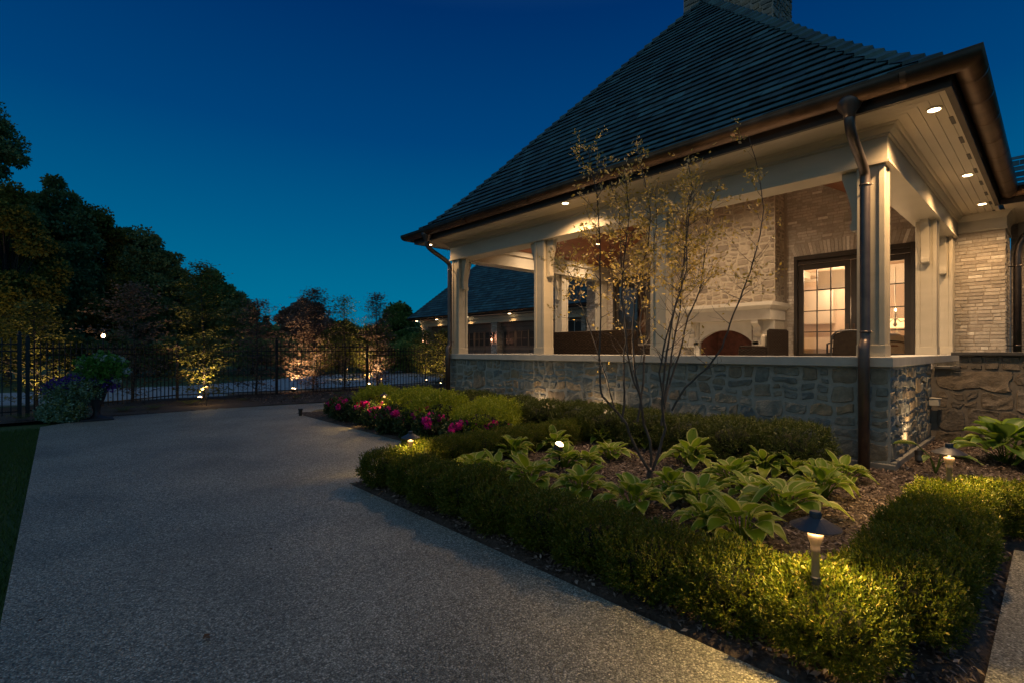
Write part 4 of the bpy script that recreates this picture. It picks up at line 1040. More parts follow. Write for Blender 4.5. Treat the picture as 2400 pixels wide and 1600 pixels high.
# ================================================================== GARAGE
gx = 18.4; GZ = 3.42
gar = empty('garage', (gx+3, 22, 0), 'low garage building with slate hip roof, coach lamps and dark doors beyond the porch', 'garage')
b = MB(); b.box(gx+.55, 11.0, -.05, gx+7, 29.1, 3.0); b.build('garage_wall', M['brick_mortar'], gar)
pil = [(28.45, 29.3), (21.4, 21.95), (16.5, 17.0), (15.0, 15.3)]
for (a, c) in pil:
    b = MB(); b.box(gx+.02, a+.02, -.05, gx+.56, c-.02, 3.0); p = b.build('pillar', M['brick_mortar'], gar)
    b = MB(); brick_field(b, (gx+.02, c-.02, 0), (0, -1, 0), (-1, 0, 0), c-a-.04, 3.0, seed=int(a)); brick_field(b, (gx+.02, a+.02, 0), (1, 0, 0), (0, -1, 0), .54, 3.0, seed=int(a)+7); b.build('pillar_bricks', M['brick_grey'], p)
    b = MB(); b.box(gx-.03, a-.03, 1.0, gx+.2, c+.03, 1.06); b.build('pillar_band', M['limestone'], p)
b = MB(); b.box(gx-.0, 11, 3.0, gx+.6, 29.3, 3.30); b.box(gx-.06, 11, 3.22, gx, 29.36, 3.37); b.box(gx-.03, 11, 3.0, gx, 29.33, 3.05); b.build('frieze', M['trim'], gar)
b = MB(); b.box(gx-.6, 10.6, 3.40, gx+.6, 29.9, 3.42); b.build('soffit', M['soffit'], gar)
b = MB(); b.box(gx-.62, 10.6, 3.40, gx-.59, 29.92, 3.56); b.box(gx-.59, 29.89, 3.40, gx+7.4, 29.92, 3.56); b.build('fascia', M['fascia'], gar)
b = MB(); b.sweep([(gx-.6, 10.6), (gx-.6, 29.9), (gx+7, 29.9)], [(.10+.07*math.cos(a), 3.54+.07*math.sin(a)) for a in [PI+k*PI/8 for k in range(9)]], closed=False); b.build('gutter', M['bronze'], gar, smooth=True)
b = MB(); slate_plane(b, (gx-.66, 10.0, 0), (0, 1, 0), (1, 0, 0), 19.95, 3.56, zroof_plain, 5.6, exp=.22, hip0=False, hip1=True, seed=71, wmin=.3, wmax=.5)
slate_plane(b, (gx-.66, 29.95, 0), (1, 0, 0), (0, -1, 0), 11, 3.56, zroof_plain, 5.6, exp=.22, hip0=True, hip1=False, seed=72, wmin=.3, wmax=.5)
gr_ = b.build('roof', M['slate'], gar)
b = MB(); b.add([(gx-.66, 10, 3.54), (gx-.66, 29.95, 3.54), (gx+4.94, 24.35, 9.6), (gx+4.94, 10, 9.6), (gx+10, 29.95, 3.54), (gx+10, 24.35, 9.6)], [(0, 1, 2, 3), (1, 4, 5, 2)]); b.build('roof_deck', M['fascia'], gr_)
b = MB(); hip_caps(b, (gx-.66, 29.95), (1, -1), 3.56, zroof_plain, 5.6, exp=.22, plane_dirs=((0, -1, 0), (1, 0, 0)), seed=8); b.build('hip_tiles', M['slate'], gr_)
def gdoor(y0, y1, zt=2.75):
    b = MB(); b.box(gx+.42, y0, 0, gx+.50, y1, zt); n = max(1, round((y1-y0)/1.1)); w = (y1-y0)/n
    for k in range(n+1): b.box(gx+.38, min(y0+k*w, y1-.08), 0, gx+.42, min(y0+k*w, y1-.08)+.08, zt)
    b.box(gx+.385, y0, zt-.2, gx+.42, y1, zt); b.box(gx+.385, y0, 1.45, gx+.42, y1, 1.6)
    d = b.build('garage_door', M['garage_door'], gar)
    for k in range(n):
        a, c = y0+k*w+.14, y0+(k+1)*w-.06
        b = MB(); b.box(gx+.405, a, 1.66, gx+.418, c, 2.5); b.build('pane', M['iron'], d)
        b = MB(); b.box(gx+.385, (a+c)/2-.02, 1.66, gx+.404, (a+c)/2+.02, 2.5)
        for z in (1.66, 2.07, 2.46): b.box(gx+.387, a, z, gx+.403, (a+c)/2-.021, z+.035); b.box(gx+.387, (a+c)/2+.021, z, gx+.403, c, z+.035)
        b.build('muntins', M['garage_door'], d)
gdoor(25.2, 28.4); gdoor(22.0, 24.9); gdoor(17.1, 21.3)
b = MB(); b.box(gx+.3, 24.9, 0, gx+.5, 25.2, 2.95); b.box(gx+.3, 17, 2.75, gx+.5, 28.45, 2.98); b.build('door_surround', M['garage_door'], gar)
b = MB(); b.box(gx+.3, 15.35, .8, gx+.4, 16.45, 2.9); wn = b.build('window', M['iron'], gar)
b = MB()
for k in (0, .5, .96): b.box(gx+.28, 15.35+k*1.1, .8, gx+.3, 15.39+k*1.1, 2.9)
for z in (.8, 1.5, 2.2, 2.86): b.box(gx+.27, 15.35, z, gx+.281, 16.45, z+.035)
b.build('muntins', M['limestone'], wn)
b = MB(); P = [(gx-.7, 16.75, 3.4), (gx-.7, 16.75, 3.2), (gx-.5, 16.75, 3.0), (gx-.15, 16.75, 2.75), (gx-.08, 16.75, 2.5), (gx-.08, 16.75, 0)]; b.tube(P, .06, 10); b.lathe((gx-.7, 16.75, 3.38), [(.07, 0), (.14, .15)], 12); b.build('downspout', M['pipe'], gar, smooth=True)
for y in (29.4, 27.0, 23.8, 20.0, 17.6, 25.4):
    if y == 25.4: continue
    b = MB(); b.lathe((gx-.30, y, 3.385), [(.075, 0), (.075, .012)], 16); o = b.build('downlight', M['can'], gar); spot('downlight_beam', (gx-.30, y, 3.36), (gx-.1, y, 0), 34, 110, .5, AMBER, .05, o)
for (y, pz, lab) in ((28.87, 1.95, 'black coach lantern glowing on the far left garage pillar'), (21.67, 1.95, 'black coach lantern glowing on the garage pillar seen between the porch posts')):
    c_ = empty('coach_lantern', (gx-.08, y, pz), lab, 'wall lantern', 'coach lanterns on the garage')
    b = MB(); b.box(gx-.012, y-.06, pz-.1, gx, y+.06, pz+.5); b.tube([(gx-.01, y, pz+.42), (gx-.13, y, pz+.5), (gx-.16, y, pz+.40)], .012, 6); b.lathe((gx-.16, y, pz+.30), [(.11, 0), (.02, .12), (.01, .14)], 6); b.lathe((gx-.16, y, pz-.02), [(.06, 0), (.075, .02)], 6)
    for k in range(6):
        a = k*PI/3; b.tube([(gx-.16+.07*math.cos(a), y+.07*math.sin(a), pz), (gx-.16+.10*math.cos(a), y+.10*math.sin(a), pz+.30)], .006, 4)
    b.build('lantern_frame', M['iron'], c_)
    b = MB(); b.lathe((gx-.16, y, pz+.01), [(.02, 0), (.035, .05), (.03, .10), (.005, .14)], 10); b.build('bulb', M['coach'], c_)
    point('lantern_light', (gx-.19, y, pz+.08), 14, (1, .42, .22), .06, c_)

# ================================================================== IRON FENCE
def fence_run(p0, p1, npan, height, label, last=False, gate=False):
    p0 = Vector((*p0, 0)); p1 = Vector((*p1, 0)); d = (p1-p0); L = d.length; d.normalize(); s = Vector((-d.y, d.x, 0))
    f = empty('iron_fence' if not gate else 'iron_gate', (p0+p1)/2, label, 'fence' if not gate else 'gate', None if gate else 'black iron fence panels')
    def bar(mb, a, b_, w):
        a, b_ = Vector(a), Vector(b_); up = (b_-a).normalized(); x_ = d if abs(up.z) > .5 else Vector((0, 0, 1)); y_ = up.cross(x_).normalized()
        vs = [q + x_*w*i + y_*w*j for q in (a, b_) for i, j in ((-1, -1), (1, -1), (1, 1), (-1, 1))]
        mb.add(vs, [(0,1,2,3), (7,6,5,4), (0,4,5,1), (1,5,6,2), (2,6,7,3), (3,7,4,0)])
    r = MB()
    for z in (.14, height-.26, height-.12): bar(r, p0+Vector((0, 0, z)), p1+Vector((0, 0, z)), .014)
    r.build('rails', M['iron'], f)
    pk = MB(); n = int(L/.125)
    for k in range(1, n):
        q = p0+d*(L*k/n); bar(pk, q+Vector((0, 0, .06)), q+Vector((0, 0, height)), .0085)
        pk.lathe(q+Vector((0, 0, height)), [(.011, 0), (.0, .035)], 4)
    pk.build('pickets', M['iron'], f)
    for k in range(npan+(1 if last else 0)):
        q = p0+d*(L*k/npan); b = MB(); w_ = .034
        b.box(q.x-w_, q.y-w_, -.06, q.x+w_, q.y+w_, height+.06); b.lathe(q+Vector((0, 0, height+.06)), [(.045, 0), (.045, .012), (.02, .03), (.028, .05), (.02, .075), (.002, .085)], 10)
        b.build('fence_post', M['iron'], f)
fence_run((-.44, 14.75), (2.55, 17.1), 1, 1.58, 'iron fence panel slanting back behind the flower urn')
fence_run((2.58, 17.1), (5.14, 16.76), 1, 1.52, 'iron fence panel behind the golden lit sapling')
fence_run((5.18, 16.75), (8.25, 16.8), 1, 1.66, 'taller iron fence panel behind the copper lit sapling')
fence_run((8.28, 16.8), (12.6, 17.05), 1, 1.52, 'iron fence panel running behind the porch corner', last=True)
fence_run((-.56, 14.70), (-2.6, 14.3), 1, 1.66, 'black iron gate at the far left edge beside the thick post', gate=True)

# ================================================================== PATH LIGHTS AND UPLIGHTS
def path_light(loc, zh, label, power=5, lit=True, s=1.0, tilt=(0, 0)):
    """zh = height of the hat rim"""
    x, y, z = loc
    root = empty('path_light', (x, y, z), label, 'path light', 'bronze garden path lights')
    T = lambda q: q
    c = Vector((x, y, zh))
    b = MB(); b.lathe(c, [(.101*s, -.004), (.102*s, 0), (.030*s, .040*s), (.024*s, .042*s), (.024*s, .062*s), (.020*s, .068*s)], 28); b.build('hat', M['lamp_metal'], root, smooth=False)
    b = MB(); b.lathe(c, [(.012*s, -.50*s), (.016*s, -.235*s), (.0165*s, -.115*s), (.019*s, -.112*s), (.020*s, -.095*s), (.018*s, -.09*s), (.022*s, -.075*s), (.030*s, -.052*s), (.032*s, -.036*s), (.028*s, -.034*s), (.008*s, -.033*s), (.008*s, -.003*s)], 20); b.build('stem', M['lamp_stem'], root, smooth=True)
    b = MB(); b.lathe(c+Vector((0, 0, -.255*s)), [(.018*s, 0), (.021*s, .002), (.021*s, .030*s), (.016*s, .034*s)], 18)
    b.tube([c+Vector((0, 0, -.25*s)), (x, y, z-.02)], .0135*s, 10); b.build('stake', M['lamp_metal'], root)
    if lit:
        b = MB(); b.lathe(c+Vector((0, 0, -.0075*s)), [(.020*s, 0), (.024*s, .001), (.024*s, .002*s)], 16); b.build('bulb', M['bulb'], root)
        disk('bell_glow', c+Vector((0, 0, -.009*s)), 1.0, AMBER, .17*s, root)
        for k in range(4):
            a = k*PI/2+.6; q = c+Vector((math.cos(a), math.sin(a), 0))*.082*s+Vector((0, 0, -.012*s))
            spot('path_light_glow', q, q+Vector((math.cos(a)*.75, math.sin(a)*.75, -1)), power*2.3, 105, .9, (1, .60, .17), .02, root)
    return root
pl = G(1915, 1222, .62)
path_light((2.50, .73, 0), .62, 'nearest bronze path light standing in the hedge corner', 15)
path_light((2.86, 4.77, 0), .46, 'bronze path light in the rounded end of the front hedge', 9.0)
path_light((5.20, .58, 0), .60, 'bronze path light at the far end of the side hedge near the pier', 15.0, s=1.1)
path_light((4.52, 8.47, 0), .58, 'bronze path light among the pink geraniums', 14.0, s=.8)
path_light((2.85, 14.7, 0), .52, 'small path light in the mulch beside the golden sapling', 1.5, s=.8)
g_ = G(852, 912, .5); path_light((8.0, 15.2, 0), .50, 'small path light before the fence behind the yellow shrubs', 2.0, s=.8)
path_light((11.0, 24.5, 0), .5, 'tiny path light in the shrubs across the driveway', 8, s=1.2)
b = MB(); b.lathe((3.93, 11.12, 0), [(.035, 0), (.04, .12), (.05, .13), (.05, .15)], 12); tag(b.build('irrigation_stub', M['iron']), 'short black post stub at the point of the flower bed', 'stub')
def uplight(loc, target, power, label, angle=70, can_r=.045, bare=True, col=(1, .64, .32), blend=.8, hood=False):
    x, y, z = loc; L = Vector(loc); d = (Vector(target)-L).normalized()
    root = empty('uplight', (x, y, 0), label, 'uplight', 'bronze garden uplights')
    b = MB(); b.lathe(L-d*.09, [(.02, 0), (can_r, .02), (can_r, .085), (can_r*.92, .087)], 16, axis=tuple(d)); b.tube([L-d*.06, (x, y, max(0, z-.12)), (x, y, -.02)], .012, 8); b.build('housing', M['lamp_metal'], root)
    if hood:
        b = MB(); ax = d.orthogonal(); vs = []; fs = []; s_ = d.cross(ax).normalized(); ax = s_.cross(d).normalized()
        for k in range(25):
            a = 2*PI*k/24; e = (ax*math.cos(a)+s_*math.sin(a))
            for r_, h_ in ((can_r, -.01), (can_r, .05), (can_r*.94, .05), (can_r*.94, -.01)): vs.append(L+e*r_+d*h_)
        for k in range(24):
            for j in range(3): fs.append((k*4+j, k*4+j+1, k*4+j+5, k*4+j+4))
        b.add(vs, fs); b.build('hood', M['iron'], root)
    b = MB(); b.lathe(L-d*.002, [(can_r*.85, 0), (can_r*.75, .002 if hood else .014), (can_r*.4, .003 if hood else .026), (.002, .004 if hood else .030)], 16, axis=tuple(d)); b.build('lens', M['bulb'], root)
    spot('uplight_beam', L+d*.034, target, power, angle, blend, col, can_r*.6, root)
uplight((4.40, 3.98, .30), (4.64, 2.98, 2.6), 400, 'glowing round uplight among the hostas aimed at the slender tree', 48, .055, blend=.5)
uplight((7.75, 1.14, .14), (8.05, 1.20, 1.3), 40, 'short black uplight at the foot of the stone pier', 110, hood=True)
uplight((6.85, 6.9, .22), (7.07, 6.8, .70), 9, 'small uplight hidden behind the yew hedge grazing the porch wall', 150)
uplight((6.85, 5.3, .22), (7.07, 5.4, .70), 9, 'second small uplight behind the yew hedge, nearer the tree', 150)
uplight((2.95, 16.05, .12), (3.2, 16.6, 2.0), 300, 'uplight at the foot of the golden sapling', 90, .06)
uplight((5.78, 16.98, .16), (6.4, 17.3, 1.9), 560, 'bright uplight at the foot of the copper sapling', 100, .075)
uplight((8.45, 17.0, .2), (8.8, 17.1, 1.9), 420, 'uplight behind the flower shrubs aimed at the fence sapling', 100, .07)
uplight((10.5, 15.4, .2), (11.3, 16.3, 1.6), 220, 'uplight beside the porch corner aimed at the far sapling', 90)
uplight((-.2, 16.2, .1), (-.3, 16.9, 1.5), 150, 'hidden uplight behind the flower urn', 90)
uplight((12.2, 19.0, .1), (12.8, 19.9, 1.6), 130, 'uplight under the dark shrub before the garage doors', 90)
# lantern on its post behind the urn
lp = atdist(242, 786, 16.0); lx, ly = lp.x, lp.y
pl_ = empty('post_lantern', (lx, ly, 0), 'bright lantern on a thin black post behind the flower urn', 'post lantern')
b = MB(); b.tube([(lx, ly, -.05), (lx, ly, 1.80)], .02, 8); b.lathe((lx, ly, 1.78), [(.05, 0), (.07, .015)], 6); b.lathe((lx, ly, 2.03), [(.10, 0), (.03, .07), (.01, .10)], 6)
for k in range(6):
    a = k*PI/3; b.tube([(lx+.065*math.cos(a), ly+.065*math.sin(a), 1.79), (lx+.085*math.cos(a), ly+.085*math.sin(a), 2.03)], .005, 4)
b.build('lantern_frame', M['iron'], pl_)
b = MB(); b.lathe((lx, ly, 1.82), [(.02, 0), (.05, .03), (.05, .08), (.02, .12)], 12); b.build('bulb', M['bulb'], pl_)
point('lantern_light', (lx, ly, 1.88), 45, AMBER, .05, pl_)
# dead leaf on the path
dl = G(475, 1502); V, F = leaf_arrays(np.array([[dl.x, dl.y, .012], [dl.x+.01, dl.y, .014]]), np.array([[1, .4, .1], [.6, -1, .2]]), np.array([[0, 0, 1.], [0, .2, 1]]), np.array([.045, .035]), np.array([.035, .02]), .3)
tag(nmesh('fallen_leaf', V, F, M['dry_leaf']), 'brown fallen leaf lying alone in the middle foreground of the path', 'leaf')
for (px, py, a, lab) in ((86, 1462, .4, 'small dark leaf on the path near the lower left corner'), (1578, 1372+95, 1.9, 'pale dry leaf on the mulch strip beside the path edge'), (640, 1290, 2.6, 'tiny curled leaf on the path left of the hedge end')):
    q = G(px, py); V, F = leaf_arrays(np.array([[q.x, q.y, .012]]), np.array([[math.cos(a), math.sin(a), .15]]), np.array([[0, .2, 1.]]), np.array([.032]), np.array([.018]), .35)
    tag(nmesh('fallen_leaf', V, F, M['dry_leaf']), lab, 'leaf')
# ================================================================== PLANTS
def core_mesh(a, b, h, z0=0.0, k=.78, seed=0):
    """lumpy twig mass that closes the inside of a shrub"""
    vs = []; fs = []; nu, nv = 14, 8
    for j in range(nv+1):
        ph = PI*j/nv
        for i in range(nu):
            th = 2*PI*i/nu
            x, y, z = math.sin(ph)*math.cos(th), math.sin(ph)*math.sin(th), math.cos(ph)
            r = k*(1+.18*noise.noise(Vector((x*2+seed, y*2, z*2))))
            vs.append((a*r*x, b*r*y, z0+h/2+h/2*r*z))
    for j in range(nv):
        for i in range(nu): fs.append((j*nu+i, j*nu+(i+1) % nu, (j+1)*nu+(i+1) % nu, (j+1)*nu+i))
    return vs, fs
def shrub_arrays(a, b, h, shoots, per, L, W, sq=3.0, seed=0, lump=.12, up=.6, shoot=.06, z0=0.02, spread=.8):
    """leafy shoots over a rounded box a x b x h (half widths, height)"""
    r = np.random.default_rng(seed)
    d = norm(r.normal(size=(shoots, 3)))
    # superellipsoid surface
    e = 2.0/sq
    q = d
    nrm = (np.abs(q)**sq).sum(1)**(1/sq); q = q/nrm[:, None]
    lum = np.array([noise.noise(Vector((x*2.2+seed*3.1, y*2.2, z*2.2))) for x, y, z in q*np.array([a, b, h/2])*6])
    rad = (1 + lump*lum)*r.uniform(.80, 1.0, shoots)**.5
    P = q*rad[:, None]*np.array([a, b, h/2]) + np.array([0, 0, z0+h/2])
    n = norm(q/np.array([a, b, h/2])**1)
    D = norm(n + r.normal(0, .35, (shoots, 3)) + np.array([0, 0, up]))
    pp = []; dd = []; nn = []; ll = []
    for k in range(per):
        t = k/per; ang = k*2.4 + r.uniform(0, 6.28, shoots)
        S = norm(np.cross(D, r.normal(size=(shoots, 3))))
        pp.append(P + D*(shoot*(t-.4))[None] if np.ndim(shoot) else P + D*shoot*(t-.35)); dd.append(norm(D*(.55+.5*t) + S*spread)); nn.append(norm(D + .5*r.normal(size=(shoots, 3)))); ll.append(L*r.uniform(.7, 1.2, shoots)*(1-.25*t))
    P = np.concatenate(pp); D = np.concatenate(dd); N = np.concatenate(nn); LL = np.concatenate(ll)
    keep = P[:, 2] > .015
    return leaf_arrays(P[keep], D[keep], N[keep], LL[keep], LL[keep]*W, .22)
def shrub_proto(name, a, b, h, mat, shoots, per, L, W, seed, sq=3.0, label='', cat='shrub', group=None, corek=.62, flowers=None, **kw):
    root = empty(name, (0, 0, 0), label, cat, group)
    V, F = shrub_arrays(a, b, h, shoots, per, L, W, sq, seed, **kw)
    nmesh('foliage', V, F, mat, parent=root)
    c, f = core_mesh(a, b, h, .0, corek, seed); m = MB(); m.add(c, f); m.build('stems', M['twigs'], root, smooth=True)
    if flowers:
        n, fr, mats = flowers; r = np.random.default_rng(seed+50)
        for k in range(n):
            th = r.uniform(0, 2*PI); ph = r.uniform(0.15, 1.15)
            c = Vector((a*math.sin(ph)*math.cos(th)*1.02, b*math.sin(ph)*math.sin(th)*1.02, h*.45+h*.58*math.cos(ph)))
            m_ = 70; dd = norm(r.normal(size=(m_, 3)) + np.array([0, 0, .3])); P = np.array(c)[None]+dd*fr*.5
            V, F = leaf_arrays(P, r.normal(0, 1, (m_, 3)) + dd*.3, dd + .3*norm(r.normal(size=(m_, 3))), r.uniform(.7, 1.1, m_)*fr*.6, r.uniform(.7, 1.0, m_)*fr*.8, .1)
            nmesh('flower', V, F, M[mats[k % len(mats)]], parent=root)
    return root
def copy_tree(o, loc, rz=0.0, s=(1, 1, 1), label=None):
    def cp(q, parent):
        c = q.copy(); scene.collection.objects.link(c); c.parent = parent
        for ch_ in [x for x in bpy.data.objects if x.parent is q and x is not c]: cp(ch_, c)
        return c
    kids = [x for x in bpy.data.objects if x.parent is o]
    c = o.copy(); scene.collection.objects.link(c)
    for k in kids: cp(k, c)
    c.location = loc; c.rotation_euler = (0, 0, rz); c.scale = s
    if label: c['label'] = label
    return c
def plant_out(protos, spots, labels):
    used = {}
    for i, ((k, x, y, z, rz, s), lab) in enumerate(zip(spots, labels)):
        if k not in used:
            p = protos[k]; p.location = (x, y, z); p.rotation_euler = (0, 0, rz); p.scale = s; p['label'] = lab; used[k] = 1
        else: copy_tree(protos[k], (x, y, z), rz, s, lab)
NUM = ['first', 'second', 'third', 'fourth', 'fifth', 'sixth', 'seventh', 'eighth', 'ninth', 'tenth', 'eleventh', 'twelfth', 'thirteenth', 'fourteenth', 'fifteenth', 'sixteenth']
# --- boxwood hedge: front row along the path, corner, side row, cross row
BG = 'clipped boxwoods of the low hedge'
prot = [shrub_proto('boxwood_shrub', .29, .26, .315, M['boxwood'], 2100, 10, .0235, .43, 100+k, 3.2, 'x', 'shrub', BG, shoot=.085, lump=.22, up=.9, spread=.65) for k in range(4)]
spots = []; labs = []
rr = random.Random(5)
ys = [.72+.445*k for k in range(10)]
for i, y in enumerate(ys):
    spots.append((i % 4, 2.635+rr.uniform(-.03, .03), y, 0, rr.choice([0, PI])+rr.uniform(-.2, .2), (.96*rr.uniform(.96, 1.06), 1.0, rr.uniform(.93, 1.08)))); 
    labs.append('boxwood at the lamp-lit hedge corner' if i == 0 else ('rounded boxwood ending the front hedge under its path light' if i == len(ys)-1 else f'{NUM[i-1]} boxwood along the path going back from the lit hedge corner'))
xs = [3.13+.49*k for k in range(5)]
for i, x in enumerate(xs):
    spots.append(((i+2) % 4, x, .56+rr.uniform(-.02, .02), 0, PI/2+rr.uniform(-.2, .2), (.92*rr.uniform(.95, 1.05), 1.0, rr.uniform(.93, 1.06)))); labs.append(f'{NUM[i]} boxwood of the side hedge running from the near lamp to the pier')
for i, (x, y) in enumerate([(5.45, .35), (5.72, -.02), (5.9, -.42)]):
    spots.append(((i+1) % 4, x, y, 0, .4, (1, 1, rr.uniform(.95, 1.05)))); labs.append(['boxwood at the turn of the hedge beside the pier path light', 'dark boxwood just past the hedge turn', 'last dark boxwood at the right edge'][i])
xs = [3.15+.47*k for k in range(7)]
for i, x in enumerate(xs):
    spots.append((i % 4, x, 5.02+rr.uniform(-.03, .03), 0, PI/2, (.9, 1.0, rr.uniform(.92, 1.04)))); labs.append(f'{NUM[i]} boxwood of the dark cross hedge between hostas and geraniums')
plant_out(prot, spots, labs)
# --- yew hedge along the wall
prot = [shrub_proto('yew_shrub', .42, .38, .52, M['yew'], 1900, 9, .036, .30, 200+k, 2.7, 'x', 'shrub', 'yews along the porch wall', shoot=.08, lump=.2) for k in range(3)]
spots = []; labs = []
ys = [2.10+.66*k for k in range(13)]
for i, y in enumerate(ys):
    spots.append((i % 3, 6.36+rr.uniform(-.06, .06), y, 0, rr.uniform(0, 6), (rr.uniform(.95, 1.1), rr.uniform(.95, 1.1), rr.uniform(.92, 1.08)))); labs.append(f'{NUM[i]} dark yew along the foot of the porch wall counted from the pier')
plant_out(prot, spots, labs)
# --- golden shrubs and geraniums
prot = [shrub_proto('golden_shrub', .50, .48, .66, M['spirea'], 1500, 8, .044, .52, 300+k, 2.2, 'x', 'shrub', 'golden leaved shrubs behind the geraniums', shoot=.12, lump=.35, corek=.6) for k in range(2)]
gs = [(1125, 985, .0, .9, 'bright golden shrub nearest the dark cross hedge'), (1010, 960, .2, 1.05, 'large golden shrub behind the middle geraniums'), (935, 948, .5, 1.0, 'golden shrub behind the path light among the geraniums'), (850, 938, .5, 1.0, 'golden shrub at the far end behind the geraniums'), (1070, 955, .9, .9, 'golden shrub half hidden against the yews'), (965, 925, 1.2, .95, 'golden shrub in the back row below the downspout'), (905, 920, 1.4, .8, 'furthest golden shrub before the fence bed')]
spots = []; labs = []
pos = [(4.75, 5.85), (4.75, 6.95), (4.85, 8.0), (4.9, 9.35), (5.5, 6.5), (5.55, 8.9), (5.3, 10.4)]
for i, ((x, y), g_) in enumerate(zip(pos, gs)): spots.append((i % 2, x, y, 0, i*1.3, (g_[3], g_[3], g_[3]*.95))); labs.append(g_[4])
plant_out(prot, spots, labs)
prot = [shrub_proto('geranium', .26, .26, .36, M['flowerleaf'], 260, 7, .05, .8, 400+k, 2.2, 'x', 'flowering plant', 'pink geraniums edging the path', shoot=.10, lump=.25, corek=.6, flowers=(n, .072, mm)) for k, (n, mm) in enumerate([(9, ['petal']), (10, ['petal', 'petal', 'petal_red']), (8, ['petal'])])]
pos = [(4.42, 10.25, 0), (4.3, 9.6, 2), (4.38, 8.95, 1), (4.28, 8.25, 1), (4.22, 7.65, 0), (4.28, 7.05, 2), (4.25, 6.45, 0), (4.3, 5.8, 2), (4.72, 5.55, 0), (4.70, 7.40, 1), (4.75, 9.0, 2)]
spots = [(k, x, y, 0, x*7+y, (1, 1, rr.uniform(.9, 1.1))) for x, y, k in pos]
labs = ['furthest pink geranium near the point of the bed', 'pink geranium second from the bed point', 'pink geranium left of the flower-bed path light', 'red-centred pink geranium at the foot of the flower-bed path light', 'pink geranium just right of the flower-bed path light', 'pink geranium spilling to the path edge', 'pink geranium behind the hedge-end path light', 'pink geranium nearest the dark cross hedge', 'pink geranium pressed between the golden shrub and the cross hedge', 'pink geranium set back between two golden shrubs', 'pink geranium set back behind the flower-bed path light']
plant_out(prot, spots, labs)
# --- hostas
def hosta_leaf(Pb, d, L, W, droop, tilt, edge=.14, nu=8):
    """ribbed, cupped blade; returns verts, faces, face material index (1 = margin)"""
    d = Vector(d).normalized(); S = Vector((-d.y, d.x, 0)).normalized(); up = Vector((0, 0, 1))
    vs = []; fs = []; mi = []; cols = [-1, -1+edge*2, -.4, 0, .4, 1-edge*2, 1]
    for i in range(nu+1):
        t = i/nu
        wd = W*(math.sin(PI*min(1, t**.70))**.75)*(1.0-.10*t) if t < 1 else 0
        if t == 0: wd = W*.12
        x = L*t; z = L*(tilt*t - droop*t*t)
        tw = .04*math.sin(t*5+L*40)*W
        for c in cols:
            vs.append(Vector(Pb) + d*x*(1-.12*abs(c)*t) + S*(wd*c/2 + tw) + up*(z + abs(c)**1.3*wd*.26 + .03*W*math.sin(t*16+abs(c)*7)*abs(c)))
    m = len(cols)
    for i in range(nu):
        for j in range(m-1):
            fs.append((i*m+j, i*m+j+1, (i+1)*m+j+1, (i+1)*m+j)); mi.append(1 if (j in (0, m-2) or i == nu-1) else 0)
    return vs, fs, mi
def hosta_proto(seed, label='x', n=22, size=.86, mats=('hosta', 'hosta_edge'), group='variegated hostas under the slender tree'):
    r = random.Random(seed); root = empty('hosta', (0, 0, 0), label, 'hosta', group)
    V = []; F = []; Mi = []; st = MB()
    for k in range(n):
        ring = k/n; a = k*2.4+r.uniform(-.25, .25)
        el = R(66-46*ring + r.uniform(-10, 10)); rl = (.05+.13*ring)*size*r.uniform(.75, 1.2)
        d = Vector((math.cos(a), math.sin(a), 0)); base = d*.02
        tip = base + d*rl*math.cos(el)*1.0 + Vector((0, 0, (.10+.10*(1-ring))*size*r.uniform(.8, 1.2)))
        st.tube([base, base*.5+tip*.5+Vector((0, 0, .015)), tip], [.006, .005, .004], 5)
        L = (.15+.06*r.random())*size*(1.12-.25*(1-ring)); W = L*r.uniform(.72, .92)
        v, f, m_ = hosta_leaf(tip, d, L, W, r.uniform(.35, .75)*(.5+ring*.7), math.tan(R(58-52*ring+r.uniform(-10, 10)))*.75, edge=.10)
        n0 = len(V); V += v; F += [[i+n0 for i in q] for q in f]; Mi += m_
    # blades
    me = bpy.data.meshes.new('leaves'); me.from_pydata([tuple(v) for v in V], [], F); me.materials.append(M[mats[0]]); me.materials.append(M[mats[1]])
    me.polygons.foreach_set('material_index', Mi); me.polygons.foreach_set('use_smooth', [True]*len(F))
    o = bpy.data.objects.new('leaves', me); link(o, root)
    st.build('stalks', M[mats[0]], root)
    return root
prot = [hosta_proto(500+k, n=22+3*(k % 3)) for k in range(7)]
